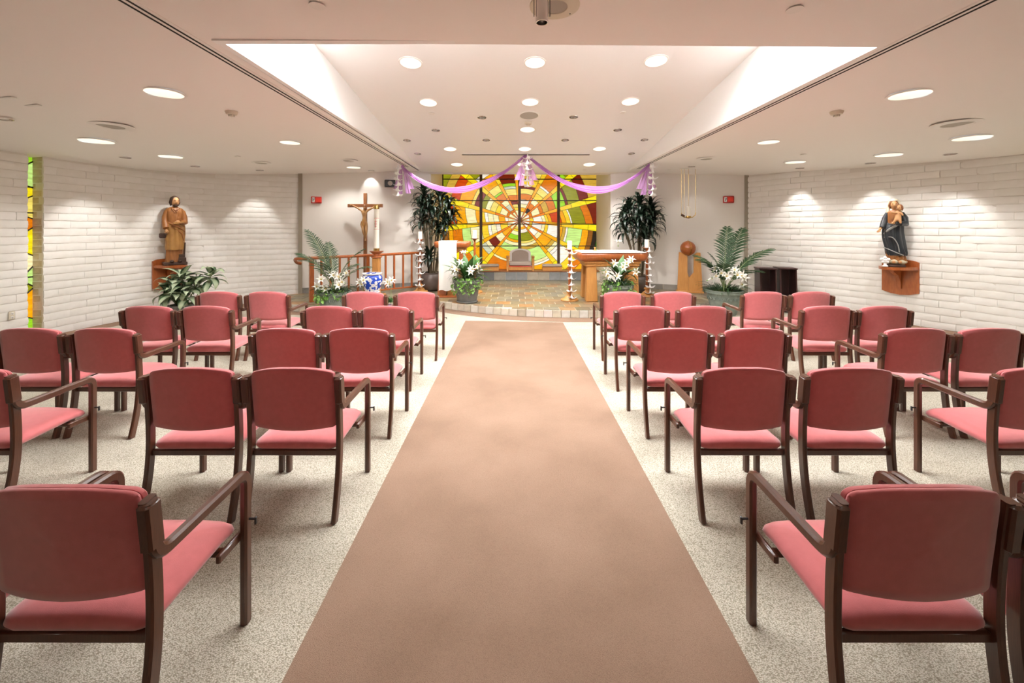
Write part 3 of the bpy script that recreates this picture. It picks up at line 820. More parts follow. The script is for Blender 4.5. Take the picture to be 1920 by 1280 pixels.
# window ledge
f = MB(); f.box((.235, 12.52, .21+.07), (4.83, .62, .26)); led = struct(f, 'sill_ledge', 'grout', smooth=False)
f2 = MB(); f2.box((.235, 12.5, .418), (4.83, .64, .02), bev=.004); f2.put('cap', 'walnut', led)
m = MB(); m.box((0, 0, 0), (.322, .02, .245), bev=.004); me = m.mesh('tile', 'ledge', ang=30)
for i in range(15):
    x = -2.18+.165+i*.33
    if x < 2.6: obj('tile', me, led, (x, 12.205, .277))
# baseboard tiles
m = MB(); m.box((0, 0, 0), (.318, .02, .135), bev=.003); me = m.mesh('tile', 'ledge', ang=30)
for nm, a, b in (('baseboard_left', (-5.06, 9.72), (-2.18, 10.9)), ('baseboard_right', (2.65, 10.9), (5.60, 9.70))):
    a, b = Vector((*a, 0)), Vector((*b, 0)); d = (b-a); L = d.length; d.normalize(); n = Vector((d.y, -d.x, 0))
    g = MB(); c = (a+b)/2+n*.006; g.box((c.x, c.y, PLAT+.068), (L, .012, .13), rot=math.atan2(d.y, d.x)); root = struct(g, nm, 'grout', smooth=False)
    for i in range(int(L/.33)):
        p = a+d*(.17+i*.33)+n*.018; obj('tile', me, root, (p.x, p.y, PLAT+.068), (0, 0, math.atan2(d.y, d.x)))

# ---------------------------------------------------------------- the stained glass window (sunburst)
WY = 12.75
WX0, WX1, WZ0, WZ1 = (831-U0)/F*WY, (1123-U0)/F*WY, .43, 3.62
SC = WY/F; WCX, WCZ = (975.0-U0)*SC, HC+(V0-413.5)*SC
win = tag(bpy.data.objects.new('window_4', None), kind='structure'); COL.objects.link(win); win.location = (WCX, WY, WCZ)
RAYS = [-5.5, 16, 41, 62, 94.5, 119, 140, 164, 185.5, 209.5, 230, 270, 310, 332]
SECT = [
 [(13, 'c'), (18, 'w'), (25, 'y'), (41, 'w'), (47, 'c'), (52, 'y'), (58, 'a'), (76, 'r'), (84, 'a'), (92, 'y'), (95, 'w'), (119, 'l'), (133, 'o'), (160, 'd')],
 [(12, 'c'), (19, 'w'), (25, 'o'), (40, 'c'), (47, 'o'), (58, 't'), (72, 'o'), (92, 'g'), (97, 'd'), (120, 'l'), (138, 'd'), (170, 't')],
 [(12, 'w'), (18, 'c'), (27, 'k'), (38, 'o'), (48, 'c'), (60, 'y'), (72, 'p'), (76, 'w'), (102, 'o'), (118, 'g'), (150, 'l'), (170, 'a')],
 [(10, 'w'), (17, 'c'), (25, 'a'), (32, 'c'), (40, 'w'), (51, 'o'), (61, 'p'), (66, 'd'), (78, 'y'), (84, 't'), (110, 'p')],
 [(12, 'w'), (20, 'c'), (26, 'y'), (32, 'p'), (38, 'd'), (50, 'o'), (62, 'p'), (67, 'e'), (73, 'g'), (110, 'd')],
 [(10, 'w'), (19, 'c'), (24, 'o'), (36, 'e'), (47, 'c'), (61, 'o'), (65, 'g'), (79, 'p'), (104, 'a'), (112, 'w'), (140, 'l')],
 [(10, 'w'), (22, 'c'), (27, 'o'), (40, 'c'), (49, 'y'), (60, 'p'), (69, 'c'), (79, 'l'), (91, 'd'), (97, 'p'), (121, 'a'), (138, 'r'), (153, 't'), (190, 'l')],
 [(12, 'w'), (22, 'c'), (28, 'w'), (40, 'a'), (50, 'c'), (60, 'c'), (66, 'w'), (73, 'y'), (83, 'a'), (102, 'c'), (122, 'a'), (133, 'r'), (141, 'G'), (165, 'c')],
 [(14, 'w'), (24, 'c'), (38, 'y'), (46, 'w'), (56, 'c'), (62, 'w'), (74, 'y'), (96, 'c'), (112, 'G'), (130, 'o'), (138, 'a'), (165, 'b')],
 [(12, 'w'), (22, 'c'), (40, 'a'), (54, 'c'), (69, 'd'), (76, 'c'), (86, 'e'), (104, 'a'), (112, 'G'), (140, 'o'), (170, 'b')],
 [(12, 'c'), (17, 'p'), (21, 'y'), (28, 'c'), (37, 'g'), (42, 'a'), (48, 'c'), (60, 'G'), (76, 'a'), (80, 'c'), (102, 'o'), (130, 'l')],
 [(12, 'c'), (17, 'a'), (24, 'w'), (40, 'l'), (44, 'p'), (49, 'c'), (56, 't'), (80, 'G'), (85, 'c'), (89, 'w'), (104, 'a'), (130, 'E')],
 [(10, 'w'), (18, 'w'), (24, 'y'), (39, 'w'), (47, 'c'), (68, 'a'), (75, 't'), (82, 'c'), (88, 'w'), (112, 'w'), (126, 'y'), (137, 'o'), (170, 'a')],
 [(10, 'w'), (18, 'w'), (24, 'y'), (42, 'w'), (48, 'c'), (54, 'y'), (75, 'w'), (82, 'a'), (88, 't'), (92, 'w'), (119, 'G'), (131, 'a'), (140, 'b'), (148, 'k'), (175, 'E')]]
def clip(poly, x0, x1, z0, z1):
    for ax, lim, sg in ((0, x0, 1), (0, x1, -1), (1, z0, 1), (1, z1, -1)):
        out = []
        for i in range(len(poly)):
            a, b = poly[i-1], poly[i]
            ia, ib = sg*(a[ax]-lim) >= 0, sg*(b[ax]-lim) >= 0
            if ia != ib:
                t = (lim-a[ax])/(b[ax]-a[ax]); out.append((a[0]+(b[0]-a[0])*t, a[1]+(b[1]-a[1])*t))
            if ib: out.append(b)
        poly = out
        if len(poly) < 3: return None
    ar = abs(sum(poly[i-1][0]*poly[i][1]-poly[i][0]*poly[i-1][1] for i in range(len(poly))))/2
    return poly if ar > .0006 else None
CX = (WX0-WCX, WX1-WCX, WZ0-WCZ, WZ1-WCZ)
lead = MB(); npane = 0
def pane(poly, key):
    global npane
    poly = clip([(p[0]*SC, p[1]*SC) for p in poly], *CX)
    if not poly: return
    m = MB(); m.extrude(poly, -.004, .004); m.put('pane', GM[key], win, smooth=False); npane += 1
    n = len(poly)
    for i in range(n):
        a, b = poly[i-1], poly[i]
        if (Vector(a)-Vector(b)).length > .02: lead.tube([(a[0], -.006, a[1]), (b[0], -.006, b[1])], .0055, 4)
def hw(r): return (.35+.040*r)
def pol(r, a, off=0):
    a = R(a); return (r*cos(a)-off*sin(a), r*sin(a)+off*cos(a))
for s in range(14):
    a0 = RAYS[s]; a1 = RAYS[(s+1) % 14]
    if a1 < a0: a1 += 360
    r0 = 2.0
    nx = RAYS and SECT[(s+1) % 14]; ecc = ((s*5) % 7-3)*.006
    for r1, key in SECT[s]:
        n = max(2, int((a1-a0)/6)); out, inn = [], []
        for i in range(n+1):
            t = i/n; a = lerp(a0, a1, t)
            rr1 = r1*(1+ecc*(t-.5)*4); rr0 = r0*(1+ecc*(t-.5)*4)
            def edge(r_, a, t):
                dl = math.degrees(hw(r_)/max(r_, 1)); lo, hi = a0+dl, a1-dl
                return pol(r_, lo+(hi-lo)*t) if hi > lo else pol(r_, (a0+a1)/2)
            out.append(edge(rr1, a, t)); inn.append(edge(rr0, a, t))
        pane(out+inn[::-1], key); r0 = r1
for a in RAYS:
    rm = 185
    for r0, r1, key in ((1.5, 24, 'R'), (24, 48, 'R'), (48, 78, 'a'), (78, 100, 'y'), (100, 128, 'Y'), (128, 158, 'Y'), (158, rm, 'Y')):
        pane([pol(r0, a, -hw(r0)), pol(r1, a, -hw(r1)), pol(r1, a, hw(r1)), pol(r0, a, hw(r0))], key)
tag(lead.put('lead_came', 'lead', win, smooth=False), kind='stuff')
for u in (902, 974, 1047):
    m = MB(); m.box(((u-U0)*SC-WCX, -.035, (WZ0+WZ1)/2-WCZ), (.085, .06, WZ1-WZ0)); m.put('mullion', 'bronze', win, smooth=False)
for v in (336, 376, 420, 461):
    m = MB(); m.box(((WX0+WX1)/2-WCX, -.02, (V0-v)*SC+HC-WCZ), (WX1-WX0, .03, .028)); m.put('bar', 'lead', win, smooth=False)
m = MB(); m.box(((WX0+WX1)/2-WCX, .03, (WZ0+WZ1)/2-WCZ), (WX1-WX0+.05, .02, WZ1-WZ0+.05)); m.put('outer_glazing', mat('outer_glazing', (.9, .85, .6), .6), win, smooth=False)
for x in (WX0-.015, WX1+.015):
    m = MB(); m.box((x-WCX, -.03, (WZ0+WZ1)/2-WCZ), (.05, .1, WZ1-WZ0)); m.put('frame', 'bronze', win, smooth=False)

# ---------------------------------------------------------------- chairs
def pad(fn, n=64, rc=.16, prof=((0, 1), (.5, 1), (.8, .93), (.94, .7), (1, .0)), bprof=((1, 0), (.96, -.6), (.85, -1), (0, -1)), p=5):
    """closed cushion: fn(sx, sy, h) -> point; superellipse outline"""
    m = MB(); rings = []
    for sc, h in list(bprof)[::-1]+list(prof)[::-1][(1 if bprof[0][0] == prof[-1][0] and bprof[0][1] == prof[-1][1] else 0):]:
        ring = []
        for i in range(n):
            k, t = divmod(i, n//4); t = t/(n//4); sx_, sy_ = ((1, -1), (1, 1), (-1, 1), (-1, -1))[k]
            # side k runs from one corner to the next, corners rounded with radius rc
            if t < .25:
                q = pi/4*(t/.25); b = k*pi/2-pi/4+q-pi/4+pi/4
                cxx, cyy = ((1-rc), -(1-rc)), ((1-rc), (1-rc)); c0 = (((1-rc), -(1-rc)), ((1-rc), (1-rc)), (-(1-rc), (1-rc)), (-(1-rc), -(1-rc)))[k]
                X, Y = c0[0]+rc*cos(b), c0[1]+rc*sin(b)
            elif t > .75:
                q = pi/4*((t-.75)/.25); b = k*pi/2+q
                c1 = (((1-rc), (1-rc)), (-(1-rc), (1-rc)), (-(1-rc), -(1-rc)), ((1-rc), -(1-rc)))[k]
                X, Y = c1[0]+rc*cos(b), c1[1]+rc*sin(b)
            else:
                l = (t-.25)/.5*2-1
                X, Y = ((1, l*(1-rc)), (-l*(1-rc), 1), (-1, -l*(1-rc)), (l*(1-rc), -1))[k]
            ring.append(fn(X*max(sc, .04), Y*max(sc, .04), h))
        rings.append(ring)
    m.loft(rings); return m
def arc_path(pts, rad, n=5):
    """polyline with rounded corners in (y,z)"""
    out = [Vector(pts[0])]
    for i in range(1, len(pts)-1):
        a, b, c = Vector(pts[i-1]), Vector(pts[i]), Vector(pts[i+1])
        p0 = b+(a-b).normalized()*rad; p2 = b+(c-b).normalized()*rad
        for k in range(n+1):
            t = k/n; out.append((1-t)**2*p0+2*t*(1-t)*b+t*t*p2)
    out.append(Vector(pts[-1])); return [(p[0], p[1]) for p in out]
def make_chair():
    t = thing('armchair', 'x', 'chair')
    def seatf(sx, sy, h):
        x = .25*sx*(1-.015*sy); y = .035+.225*sy
        z = .418+(.036 if h > 0 else .030)*h+.012*(h > 0)*(1-sx*sx)
        if sy > .55: z -= .10*(sy-.55)**1.6
        z += .012*sy
        return Vector((x, y, z))
    pad(seatf, rc=.22, prof=((0, 1.15), (.45, 1.12), (.75, 1.0), (.9, .8), (.98, .4), (1, 0))).put('seat', 'fabric', t, ang=60)
    def backy(z): return interp([(.3, -.165), (.45, -.168), (.6, -.178), (.75, -.192), (.90, -.212)], z)
    def backf(off, th, grow=0.0, fr=1):
        def fn(sx, sz, h):
            v = (sz+1)/2
            hwid = interp([(0, .243), (.5, .248), (.8, .248), (1, .240)], v)+grow
            x = hwid*sx
            zt = .892-.034*abs(sx)**2.6; zb = .508+.014*sx*sx
            z = lerp(zb-grow, zt+grow, v)
            y = backy(z)-.030*(1-sx*sx)+.008+off+th*h
            return Vector((x, y, z))
        return fn
    # rear shell and front cushion, separated by a seam
    o = pad(backf(-.010, -.013), rc=.09, prof=((0, 1), (.8, .95), (.97, .8), (1, .2)), bprof=((1, .2), (.985, -.5), (0, -.5)), p=11).put('backrest', 'fabric', t, ang=60)
    pad(backf(.020, .018, grow=-.006), rc=.12, prof=((0, 1.1), (.6, 1), (.88, .8), (.97, .5), (1, 0)), bprof=((1, 0), (.98, -.6), (0, -.6)), p=9).put('back_cushion', 'fabric', t, ang=60)
    legpath = smoothpath([(-.250, 0), (-.222, .10), (-.196, .22), (-.180, .36), (-.178, .5), (-.186, .65), (-.205, .835)], 4)
    legpath = [(p[0], p[1]) for p in legpath]
    for s in (-1, 1):
        m = MB(); m.strip(legpath, .028, .048, x0=s*.263); m.put('leg', 'wood', t)
        ap = arc_path([(-.213, .832), (-.188, .636), (.252, .648), (.252, 0)], .052, 6)
        m = MB(); m.strip(ap, .033, .042, x0=s*.276, b=.008)
        # back end block of the arm
        m.put('armrest', 'wood', t)
        m = MB(); m.box((s*.258, .185, .380), (.02, .15, .034), bev=.004); m.put('side_rail', 'wood', t)
        m = MB(); m.box((s*.274, -.205, .752), (.042, .058, .16), rot=Matrix.Rotation(R(6), 4, 'X'), bev=.008); m.put('arm_block', 'wood', t)
    m = MB(); m.box((0, -.172, .366), (.50, .024, .034), bev=.004); m.put('rear_rail', 'wood', t)
    m = MB(); m.box((0, .16, .372), (.50, .024, .030), bev=.004); m.put('front_rail', 'wood', t)
    return t
proto = make_chair()
def knob(t, s):
    m = MB(); m.tube([(s*.29, .252, .445), (s*.317, .252, .445)], .005, 8); m.box((s*.320, .252, .438), (.008, .012, .032), bev=.002)
    return m.put('ganging_hook', 'black', t)
ROWD = {1: 1.307, 2: 2.40, 3: 3.346, 4: 4.305, 5: 5.28}
OFFY = .195     # back top lies this far behind the chair's origin
RN = {1: 'first', 2: 'second', 3: 'third', 4: 'fourth', 5: 'fifth'}
chairs = []
def put_chair(u, row, side, place, first=[True], dy=0, x=None):
    d = ROWD[row]+dy; xx = (u-U0)/F*d if x is None else x
    c = copy_tree(proto)
    c.location = (xx, d+OFFY, 0.002)
    c.rotation_euler = (0, 0, R(random.uniform(-.25, .25)))
    c['label'] = 'rose armchair, %s row from the camera, %s of the aisle, %s' % (RN[row], side, place)
    c['group'] = 'rose upholstered chairs facing the altar'
    s = 1 if side == 'left' else -1
    if place == 'nearest the aisle': knob(c, s)
    if place == 'third from the aisle': knob(c, s)
    chairs.append(c)
PL = ['nearest the aisle', 'second from the aisle', 'third from the aisle', 'farthest from the aisle']
L_ = {1: [129, -220], 2: [551.5, 361, -60, -252], 3: [674, 537, 198, 58.5], 4: [724.5, 617.6, 388, 280], 5: [781, 685, 502.7, 411]}
R_ = {1: [1723, 2072], 2: [1393, 1591.7, 1950, 2142], 3: [1270, 1413, 1714.5, 1854], 4: [1202, 1318, 1549.5, 1656], 5: [1166.5, 1261, 1430, 1520]}
for row in (1, 2, 3, 4, 5):
    for i, u in enumerate(L_[row]):
        if (row, i) == (2, 3): continue
        put_chair(u, row, 'left', PL[i])
    for i, u in enumerate(R_[row]):
        if (row, i) == (2, 3): continue
        put_chair(u, row, 'right', PL[i])


for ch in list(proto.children): bpy.data.objects.remove(ch)
bpy.data.objects.remove(proto)
for i, c in enumerate(chairs): c.name = 'armchair' if i == 0 else 'armchair.%03d' % i
# ---------------------------------------------------------------- leaves and flowers
def leafmesh(name, L, W, mt, droop=.5, fold=.15, nx=2, ny=6, tip=1.0, base=.15, wav=0):
    m = MB(); g = []
    ang = .0; y = z = 0; ds = L/ny
    for k in range(ny+1):
        t = k/ny
        hw_ = W/2*max(.02, (base+(1-base)*sin(pi*min(1, t**.8)))*(1-t**6*tip)) if k else W/2*base
        a = .35-droop*t*t*1.9
        if k: y += cos(a)*ds; z += sin(a)*ds
        g.append([Vector((hw_*i/nx, y, z+abs(i/nx)*fold*hw_+wav*sin(6*t+i))) for i in range(-nx, nx+1)])
    n = 2*nx+1; vs = [p for r_ in g for p in r_]; fs = []
    for k in range(ny):
        for i in range(n-1): a = k*n+i; fs.append((a, a+1, a+n+1, a+n))
    m.add(vs, fs); return m.mesh(name, mt, ang=80)
def place(mesh, name, parent, p, az, pitch, roll=0, sc=1.0):
    o = obj(name, mesh, parent, p, (pitch, roll, az)); o.rotation_mode = 'XYZ'
    o.scale = (sc, sc, sc); return o
def lilymesh(seed, s=1.0):
    """easter lily: six recurved petals, opening towards local +Z"""
    rr = random.Random(seed); m = MB()
    for k in range(6):
        a = k*pi/3+rr.uniform(-.1, .1); W = .026*s if k % 2 else .034*s; g = []
        for j in range(6):
            t = j/5; r_ = s*(.006+.012*t+.055*max(0, t-.45)**1.3*2.2); z = s*(.075*min(t, .8)/.8-.03*max(0, t-.8)*2)
            hw_ = W/2*sin(pi*(.12+.86*t))*1.05
            c = Vector((cos(a)*r_, sin(a)*r_, z)); tx = Vector((-sin(a), cos(a), 0))
            g.append([c-tx*hw_+Vector((0, 0, .004*s)), c, c+tx*hw_+Vector((0, 0, .004*s))])
        vs = [p for q in g for p in q]; fs = []
        for j in range(5):
            for i in range(2): b = j*3+i; fs.append((b, b+1, b+4, b+3))
        m.add(vs, fs, 0)
    m.lathe([(.005*s, -.02*s), (.007*s, 0), (.010*s, .02*s)], 8, mi=2)
    for k in range(4):
        a = k*pi/2; m.tube([(0, 0, .02*s), (.012*s*cos(a), .012*s*sin(a), .075*s)], .002*s, 4, mi=1)
    return m.mesh('lily_flower', ['petal', 'stamen', 'leafivy'], ang=80)
LILY = [lilymesh(i, 1.35) for i in range(4)]
def lily(parent, p, az, tilt, sc=1.0): return place(LILY[random.randrange(4)], 'lily_flower', parent, p, az, tilt, 0, sc)
def potmesh(kind, R_, H, mt, band=True):
    m = MB(); b = R_*.62
    prof = [(b*.98, 0), (b*1.02, .015)]
    for k in range(1, 9):
        t = k/9; prof.append((lerp(b, R_*.93, t**.75), .015+(H-.09)*t))
    prof += [(R_*.93, H-.075), (R_*.95, H-.068), (R_*1.0, H-.06), (R_*1.0, H-.02), (R_*1.03, H-.012), (R_*1.03, H), (R_*.93, H), (R_*.90, H-.03), (R_*.88, H-.06)]
    m.lathe(prof, 32); return m
def planter(name, label, x, y, z0, R_, H, mt):
    t = thing(name, label, 'planter', (x, y, z0))
    potmesh('', R_, H, mt).put('pot', mt, t)
    # relief scroll band
    m = MB(); n = 22
    for k in range(n):
        a = 2*pi*k/n; rr = R_*.90
        m.tube([(rr*cos(a+q*.045), rr*sin(a+q*.045), H-.155+.03*sin(q*1.2+k)) for q in range(-3, 4)], .009, 5)
    m.put('relief_band', mt, t)
    m = MB(); m.lathe([(R_*.90, H-.05), (R_*.6, H-.025), (R_*.2, H-.015), (.001, H-.01)], 24, mod=lambda a, z: .03*sin(7*a)); m.put('soil', 'soil', t)
    return t
def grassy(parent, name, n, L, W, zc, R_, mt, seed, lift=(.2, 1.2), sp=.6):
    """tuft of strap leaves joined, for foliage nobody could count"""
    rr = random.Random(seed); m = MB()
    for i in range(n):
        a = rr.uniform(0, 2*pi); p = rr.uniform(*lift); l = L*rr.uniform(.6, 1.1); r0 = R_*rr.uniform(0, sp)
        az2 = a+rr.uniform(-.5, .5); g = []
        for k in range(6):
            t = k/5; d = r0+l*t*cos(p-.9*t*t); h = l*t*sin(p)-l*.55*t*t*t
            c = Vector((d*cos(az2)*.9+.1*r0*cos(a), d*sin(az2), zc+h)); tx = Vector((-sin(az2), cos(az2), 0))*W/2*(.5+.5*sin(pi*t))*(1-t**4)
            g += [c-tx, c+Vector((0, 0, -W*.15)), c+tx]
        m.add(g, [(k*3+i_, k*3+i_+1, k*3+i_+4, k*3+i_+3) for k in range(5) for i_ in range(2)])
    return tag(m.put(name, mt, parent, ang=80), kind='stuff')
def ivy(parent, n, R_, H, seed, sides=(0, 2*pi), drop=.35, vines=9, mt='leafivy'):
    rr = random.Random(seed); m = MB(); st = MB()
    for v in range(vines):
        a = rr.uniform(*sides); p = Vector((R_*.7*cos(a), R_*.7*sin(a), H)); pts = [p.copy()]
        L = rr.uniform(.4, 1)*drop
        for k in range(7):
            t = (k+1)/7
            rad = R_*(.85+.25*min(1, t*2)); aa = a+.25*sin(v+k*.8)
            pts.append(Vector((rad*cos(aa), rad*sin(aa), H+.04*sin(pi*min(1, t*2.2))-L*max(0, t-.25)*1.33)))
        st.tube(pts, .003, 4)
        for k in range(n//vines):
            t = rr.random()*6.99; i = int(t); c = pts[i].lerp(pts[i+1], t-i)+Vector([rr.uniform(-.035, .035) for _ in range(3)])
            s = rr.uniform(.022, .042); az = rr.uniform(0, 2*pi)
            e = Matrix.Translation(c) @ Matrix.Rotation(az, 4, 'Z') @ Matrix.Rotation(rr.uniform(-1.3, -.1), 4, 'X')
            q = [(0, 0, 0), (-s*.75, s*.25, .004), (-s*.5, s*1.0, 0), (0, s*1.7, -.006), (s*.5, s*1.0, 0), (s*.75, s*.25, .004), (0, s*.8, .006)]
            m.add([e @ Vector(a_) for a_ in q], [(0, 6, 1), (1, 6, 2), (2, 6, 3), (3, 6, 4), (4, 6, 5), (5, 6, 0)])
    st.put('vine', 'palmstem', parent)
    return tag(m.put('ivy', mt, parent, ang=80), kind='stuff')
BL = [leafmesh('leaf', .44, .125, 'leafmid', droop=d_, fold=.2) for d_ in (.25, .5, .8)]
BD = [leafmesh('leaf', .42, .12, 'leafdark', droop=d_, fold=.2) for d_ in (.25, .5, .8)]

# centre-left planter on the step
t = planter('flower_planter', 'charcoal round planter with lilies and peace lily leaves standing before the wooden lectern', -.955, 8.60, PLAT, .30, .48, 'potdark')
m = MB(); m.lathe([(.20, 0), (.225, .01), (.23, .035), (.215, .04), (.2, .02)], 28, cap=True)
m.put('saucer', 'potdark', t)
random.seed(11)
for i, (az, pi_, sc, ml) in enumerate([(60, .9, 1.3, 0), (100, 1.1, 1.3, 0), (-50, .9, 1.35, 1), (-80, .4, 1.3, 1), (150, .7, 1.1, 1), (20, 1.2, 1.2, 0), (-120, .6, 1.2, 1), (-100, .1, 1.25, 0), (-95, -.25, 1.1, 1),
                                         (75, .1, 1.2, 1), (180, .8, 1, 0), (-30, 1.1, 1.25, 0), (120, .5, 1.2, 1), (-70, .75, 1.0, 0), (85, .7, 1.05, 0), (0, .9, .9, 1), (-150, 1, 1.1, 0), (45, .5, 1.2, 0), (-105, .8, 1.2, 0), (95, .35, 1.3, 0)]):
    mm = (BL if i % 3 else BD)[ml]
    a = R(az); place(mm, 'leaf', t, (.06*cos(a+pi/2), .06*sin(a+pi/2), .50+random.uniform(0, .10)), a, pi_*.8, 0, sc)
grassy(t, 'foliage', 90, .34, .022, .47, .28, 'leafdark', 3, (.2, 1.3))
ivy(t, 190, .29, .49, 5, (pi*1.0, pi*2.0), .36, 11)
for x, y, z, az, ti in ((-.20, -.12, .66, 0, .9), (-.30, -.10, .62, .6, 1.1), (.14, -.22, .70, -.2, 1.2), (.08, -.24, .66, .3, 1.25), (.30, -.12, .74, -.7, 1.1), (-.06, -.02, .98, 0, .3),
                        (-.12, -.14, .80, .2, .8), (.34, -.08, .68, -1, 1.3), (-.36, .0, .70, 1, 1.0)):
    lily(t, (x, y, z), az, ti, 1.0)

# left planter with palm fronds
def frond(L, n, lw, arch, seed, ll=.28):
    rr = random.Random(seed); m = MB(); pts = []
    y = z = 0; a = pi/2-.15
    for k in range(15):
        pts.append(Vector((0, y, z))); a -= arch/14*(.4+1.2*k/14); y += cos(a)*L/14; z += sin(a)*L/14
    m.tube(pts, [.008*(1-.8*k/14)+.0015 for k in range(15)], 5, mi=1)
    for i in range(n):
        t = .30+.68*i/(n-1); f_ = t*14; k = min(13, int(f_)); c = pts[k].lerp(pts[k+1], f_-k); d = (pts[k+1]-pts[k]).normalized()
        for s in (-1, 1):
            l = ll*sin(pi*(.18+.74*(t-.3)/.7))*rr.uniform(.88, 1.08)
            dirv = (Vector((s, 0, 0))*.80+d*.75+Vector((0, 0, rr.uniform(-.05, .2)))).normalized()
            nrm = d.cross(Vector((s, 0, 0))).normalized()
            g = []
            for j in range(5):
                q = j/4; p = c+dirv*l*q+Vector((0, 0, -.30*l*q*q)); wv = d*lw/2*(1-q**2)*(.6+.8*q*(1-q)*2)
                g += [p-wv, p+wv]
            m.add(g, [(j*2, j*2+1, j*2+3, j*2+2) for j in range(4)], 0)
    return m.mesh('frond', ['palm', 'palmstem'], ang=80)
FR = [frond(1.25, 24, .032, .6, 1, .30), frond(1.05, 22, .032, .9, 2, .28), frond(.9, 20, .030, 1.2, 3, .26)]
t = planter('palm_planter', 'grey-green planter with thin palm fronds, lilies and ivy before the handrail', -3.42, 7.8, 0, .305, .50, 'pot')
for az, pt, k, sc in ((72, -.10, 0, 1.12), (85, -.25, 1, 1.05), (-70, -.05, 1, .98), (-85, -.3, 2, 1.0), (40, 0, 0, .85), (-40, -.1, 2, .85), (165, 0, 1, .7)):
    place(FR[k], 'frond', t, (0, 0, .47), R(az), pt, 0, sc)
grassy(t, 'foliage', 130, .33, .024, .47, .28, 'leafdark', 8, (.1, 1.3), .9)
ivy(t, 170, .30, .51, 9, (pi*.85, pi*1.75), .28, 9)
for x, y, z, az, ti in ((-.20, -.1, .72, .3, 1.1), (-.33, -.05, .58, .7, 1.2), (.05, -.1, .78, 0, .9), (.17, -.1, .76, -.3, 1.0), (.26, -.15, .68, -.4, 1.2), (.20, -.2, .64, 0, 1.3), (-.05, -.22, .62, .2, 1.9),
                        (.28, 0, .80, -.6, .8), (-.10, .05, .80, .2, .6)):
    lily(t, (x, y, z), az, ti)

# right planter before the altar
t = planter('altar_planter', 'grey-green planter with lilies and trailing ivy standing before the altar', 2.14, 8.10, PLAT, .285, .45, 'pot')
for i, (az, p_, sc, ml) in enumerate([(70, .8, 1.3, 0), (-60, .8, 1.2, 0), (-85, .3, 1.2, 1), (95, 0.1, 1.1, 1), (20, 1.1, 1.1, 0), (-30, 1.0, 1.35, 0), (130, .6, 1.1, 1), (-130, .6, 1.1, 1), (60, .9, 1.0, 0), (-75, .0, 1.1, 2), (100, .4, 1.2, 0), (-100, .5, 1.2, 0)]):
    a = R(az); place(BL[ml] if i % 4 else BD[ml], 'leaf', t, (0, 0, .50+random.uniform(0, .16)), a, p_*.8, 0, sc)
grassy(t, 'foliage', 120, .34, .024, .42, .26, 'leafdark', 18, (.2, 1.35), .8)
ivy(t, 230, .29, .46, 15, (pi*.75, pi*2.2), .40, 13)
for x, y, z, az, ti in ((-.16, -.12, .84, .2, 1.1), (.02, -.16, .78, 0, 1.2), (.12, -.12, .84, -.3, 1.0), (-.12, -.2, .62, .2, 1.3), (-.34, -.1, .68, .6, 1.2), (.22, -.1, .90, -.4, .9),
                        (.34, -.1, .68, -.7, 1.2), (-.02, 0, 1.22, 0, .2), (-.30, -.08, .60, .6, 1.2)):
    lily(t, (x, y, z), az, ti)

# right planter with full palm
t = planter('palm_planter', 'large grey-green planter with full green palm and white lilies beside the dark boxes', 4.23, 8.08, 0, .34, .49, 'pot')
FG = [frond(1.45, 25, .044, .55, 11, .36), frond(1.15, 22, .044, .85, 12, .34), frond(1.0, 20, .042, 1.25, 13, .32)]
for az, pt, k, sc in ((-58, -.12, 0, 1.0), (-35, .05, 0, .95), (70, .15, 1, .72), (95, .1, 2, .72), (-88, -.35, 1, 1.15), (-78, -.5, 2, 1.0), (30, -.1, 2, .9), (150, 0, 2, .8), (60, .0, 2, .95)):
    place(FG[k], 'frond', t, (0, 0, .46), R(az), pt, 0, sc)
grassy(t, 'foliage', 190, .33, .020, .46, .30, 'leafdark', 28, (.1, 1.3), .95)
for x, y, z, az, ti in ((-.28, -.1, .74, .5, 1.1), (-.18, -.14, .80, .3, 1.0), (-.08, -.18, .76, 0, 1.2), (-.34, -.02, .68, .8, 1.1), (.12, -.2, .78, 0, 1.1), (.26, -.15, .76, -.4, 1.0), (.36, -.1, .70, -.7, 1.1),
                        (0, -.1, .84, 0, .8), (-.22, .0, .86, .3, .8), (.32, -.1, .60, -.8, 1.4), (.2, 0, .82, -.3, .6)):
    lily(t, (x, y, z), az, ti, 1.05)

# small lily pots
for x, y, lab, hh in ((-2.44, 8.15, 'small lily in lilac foil pot standing on the carpet before the candlestick', .25), (-3.00, 8.15, 'small lily plant in lilac foil pot tucked beside the blue and white jar', .25)):
    t = thing('lily_pot', lab, 'potted plant', (x, y, .004))
    m = MB(); m.lathe([(.06, 0), (.085, .16), (.10, .17), (.082, .155), (.075, .14), (.001, .14)], 18, mod=lambda a, z: .05*sin(9*a)*(z > .1)); m.put('foil_pot', 'foil', t)
    m = MB(); m.tube([(0, 0, .1), (.01, 0, .4), (0, 0, .58)], .006, 6); m.put('stem', 'palmstem', t)
    grassy(t, 'foliage', 46, .24, .022, .22, .05, 'leafmid', 5+int(x*10), (.3, 1.3))
    for a in range(3): lily(t, (.05*cos(a*2.1+1), -.04+.04*sin(a*2.1), .56+.04*a), a*.5-.4, 1.0, .95)

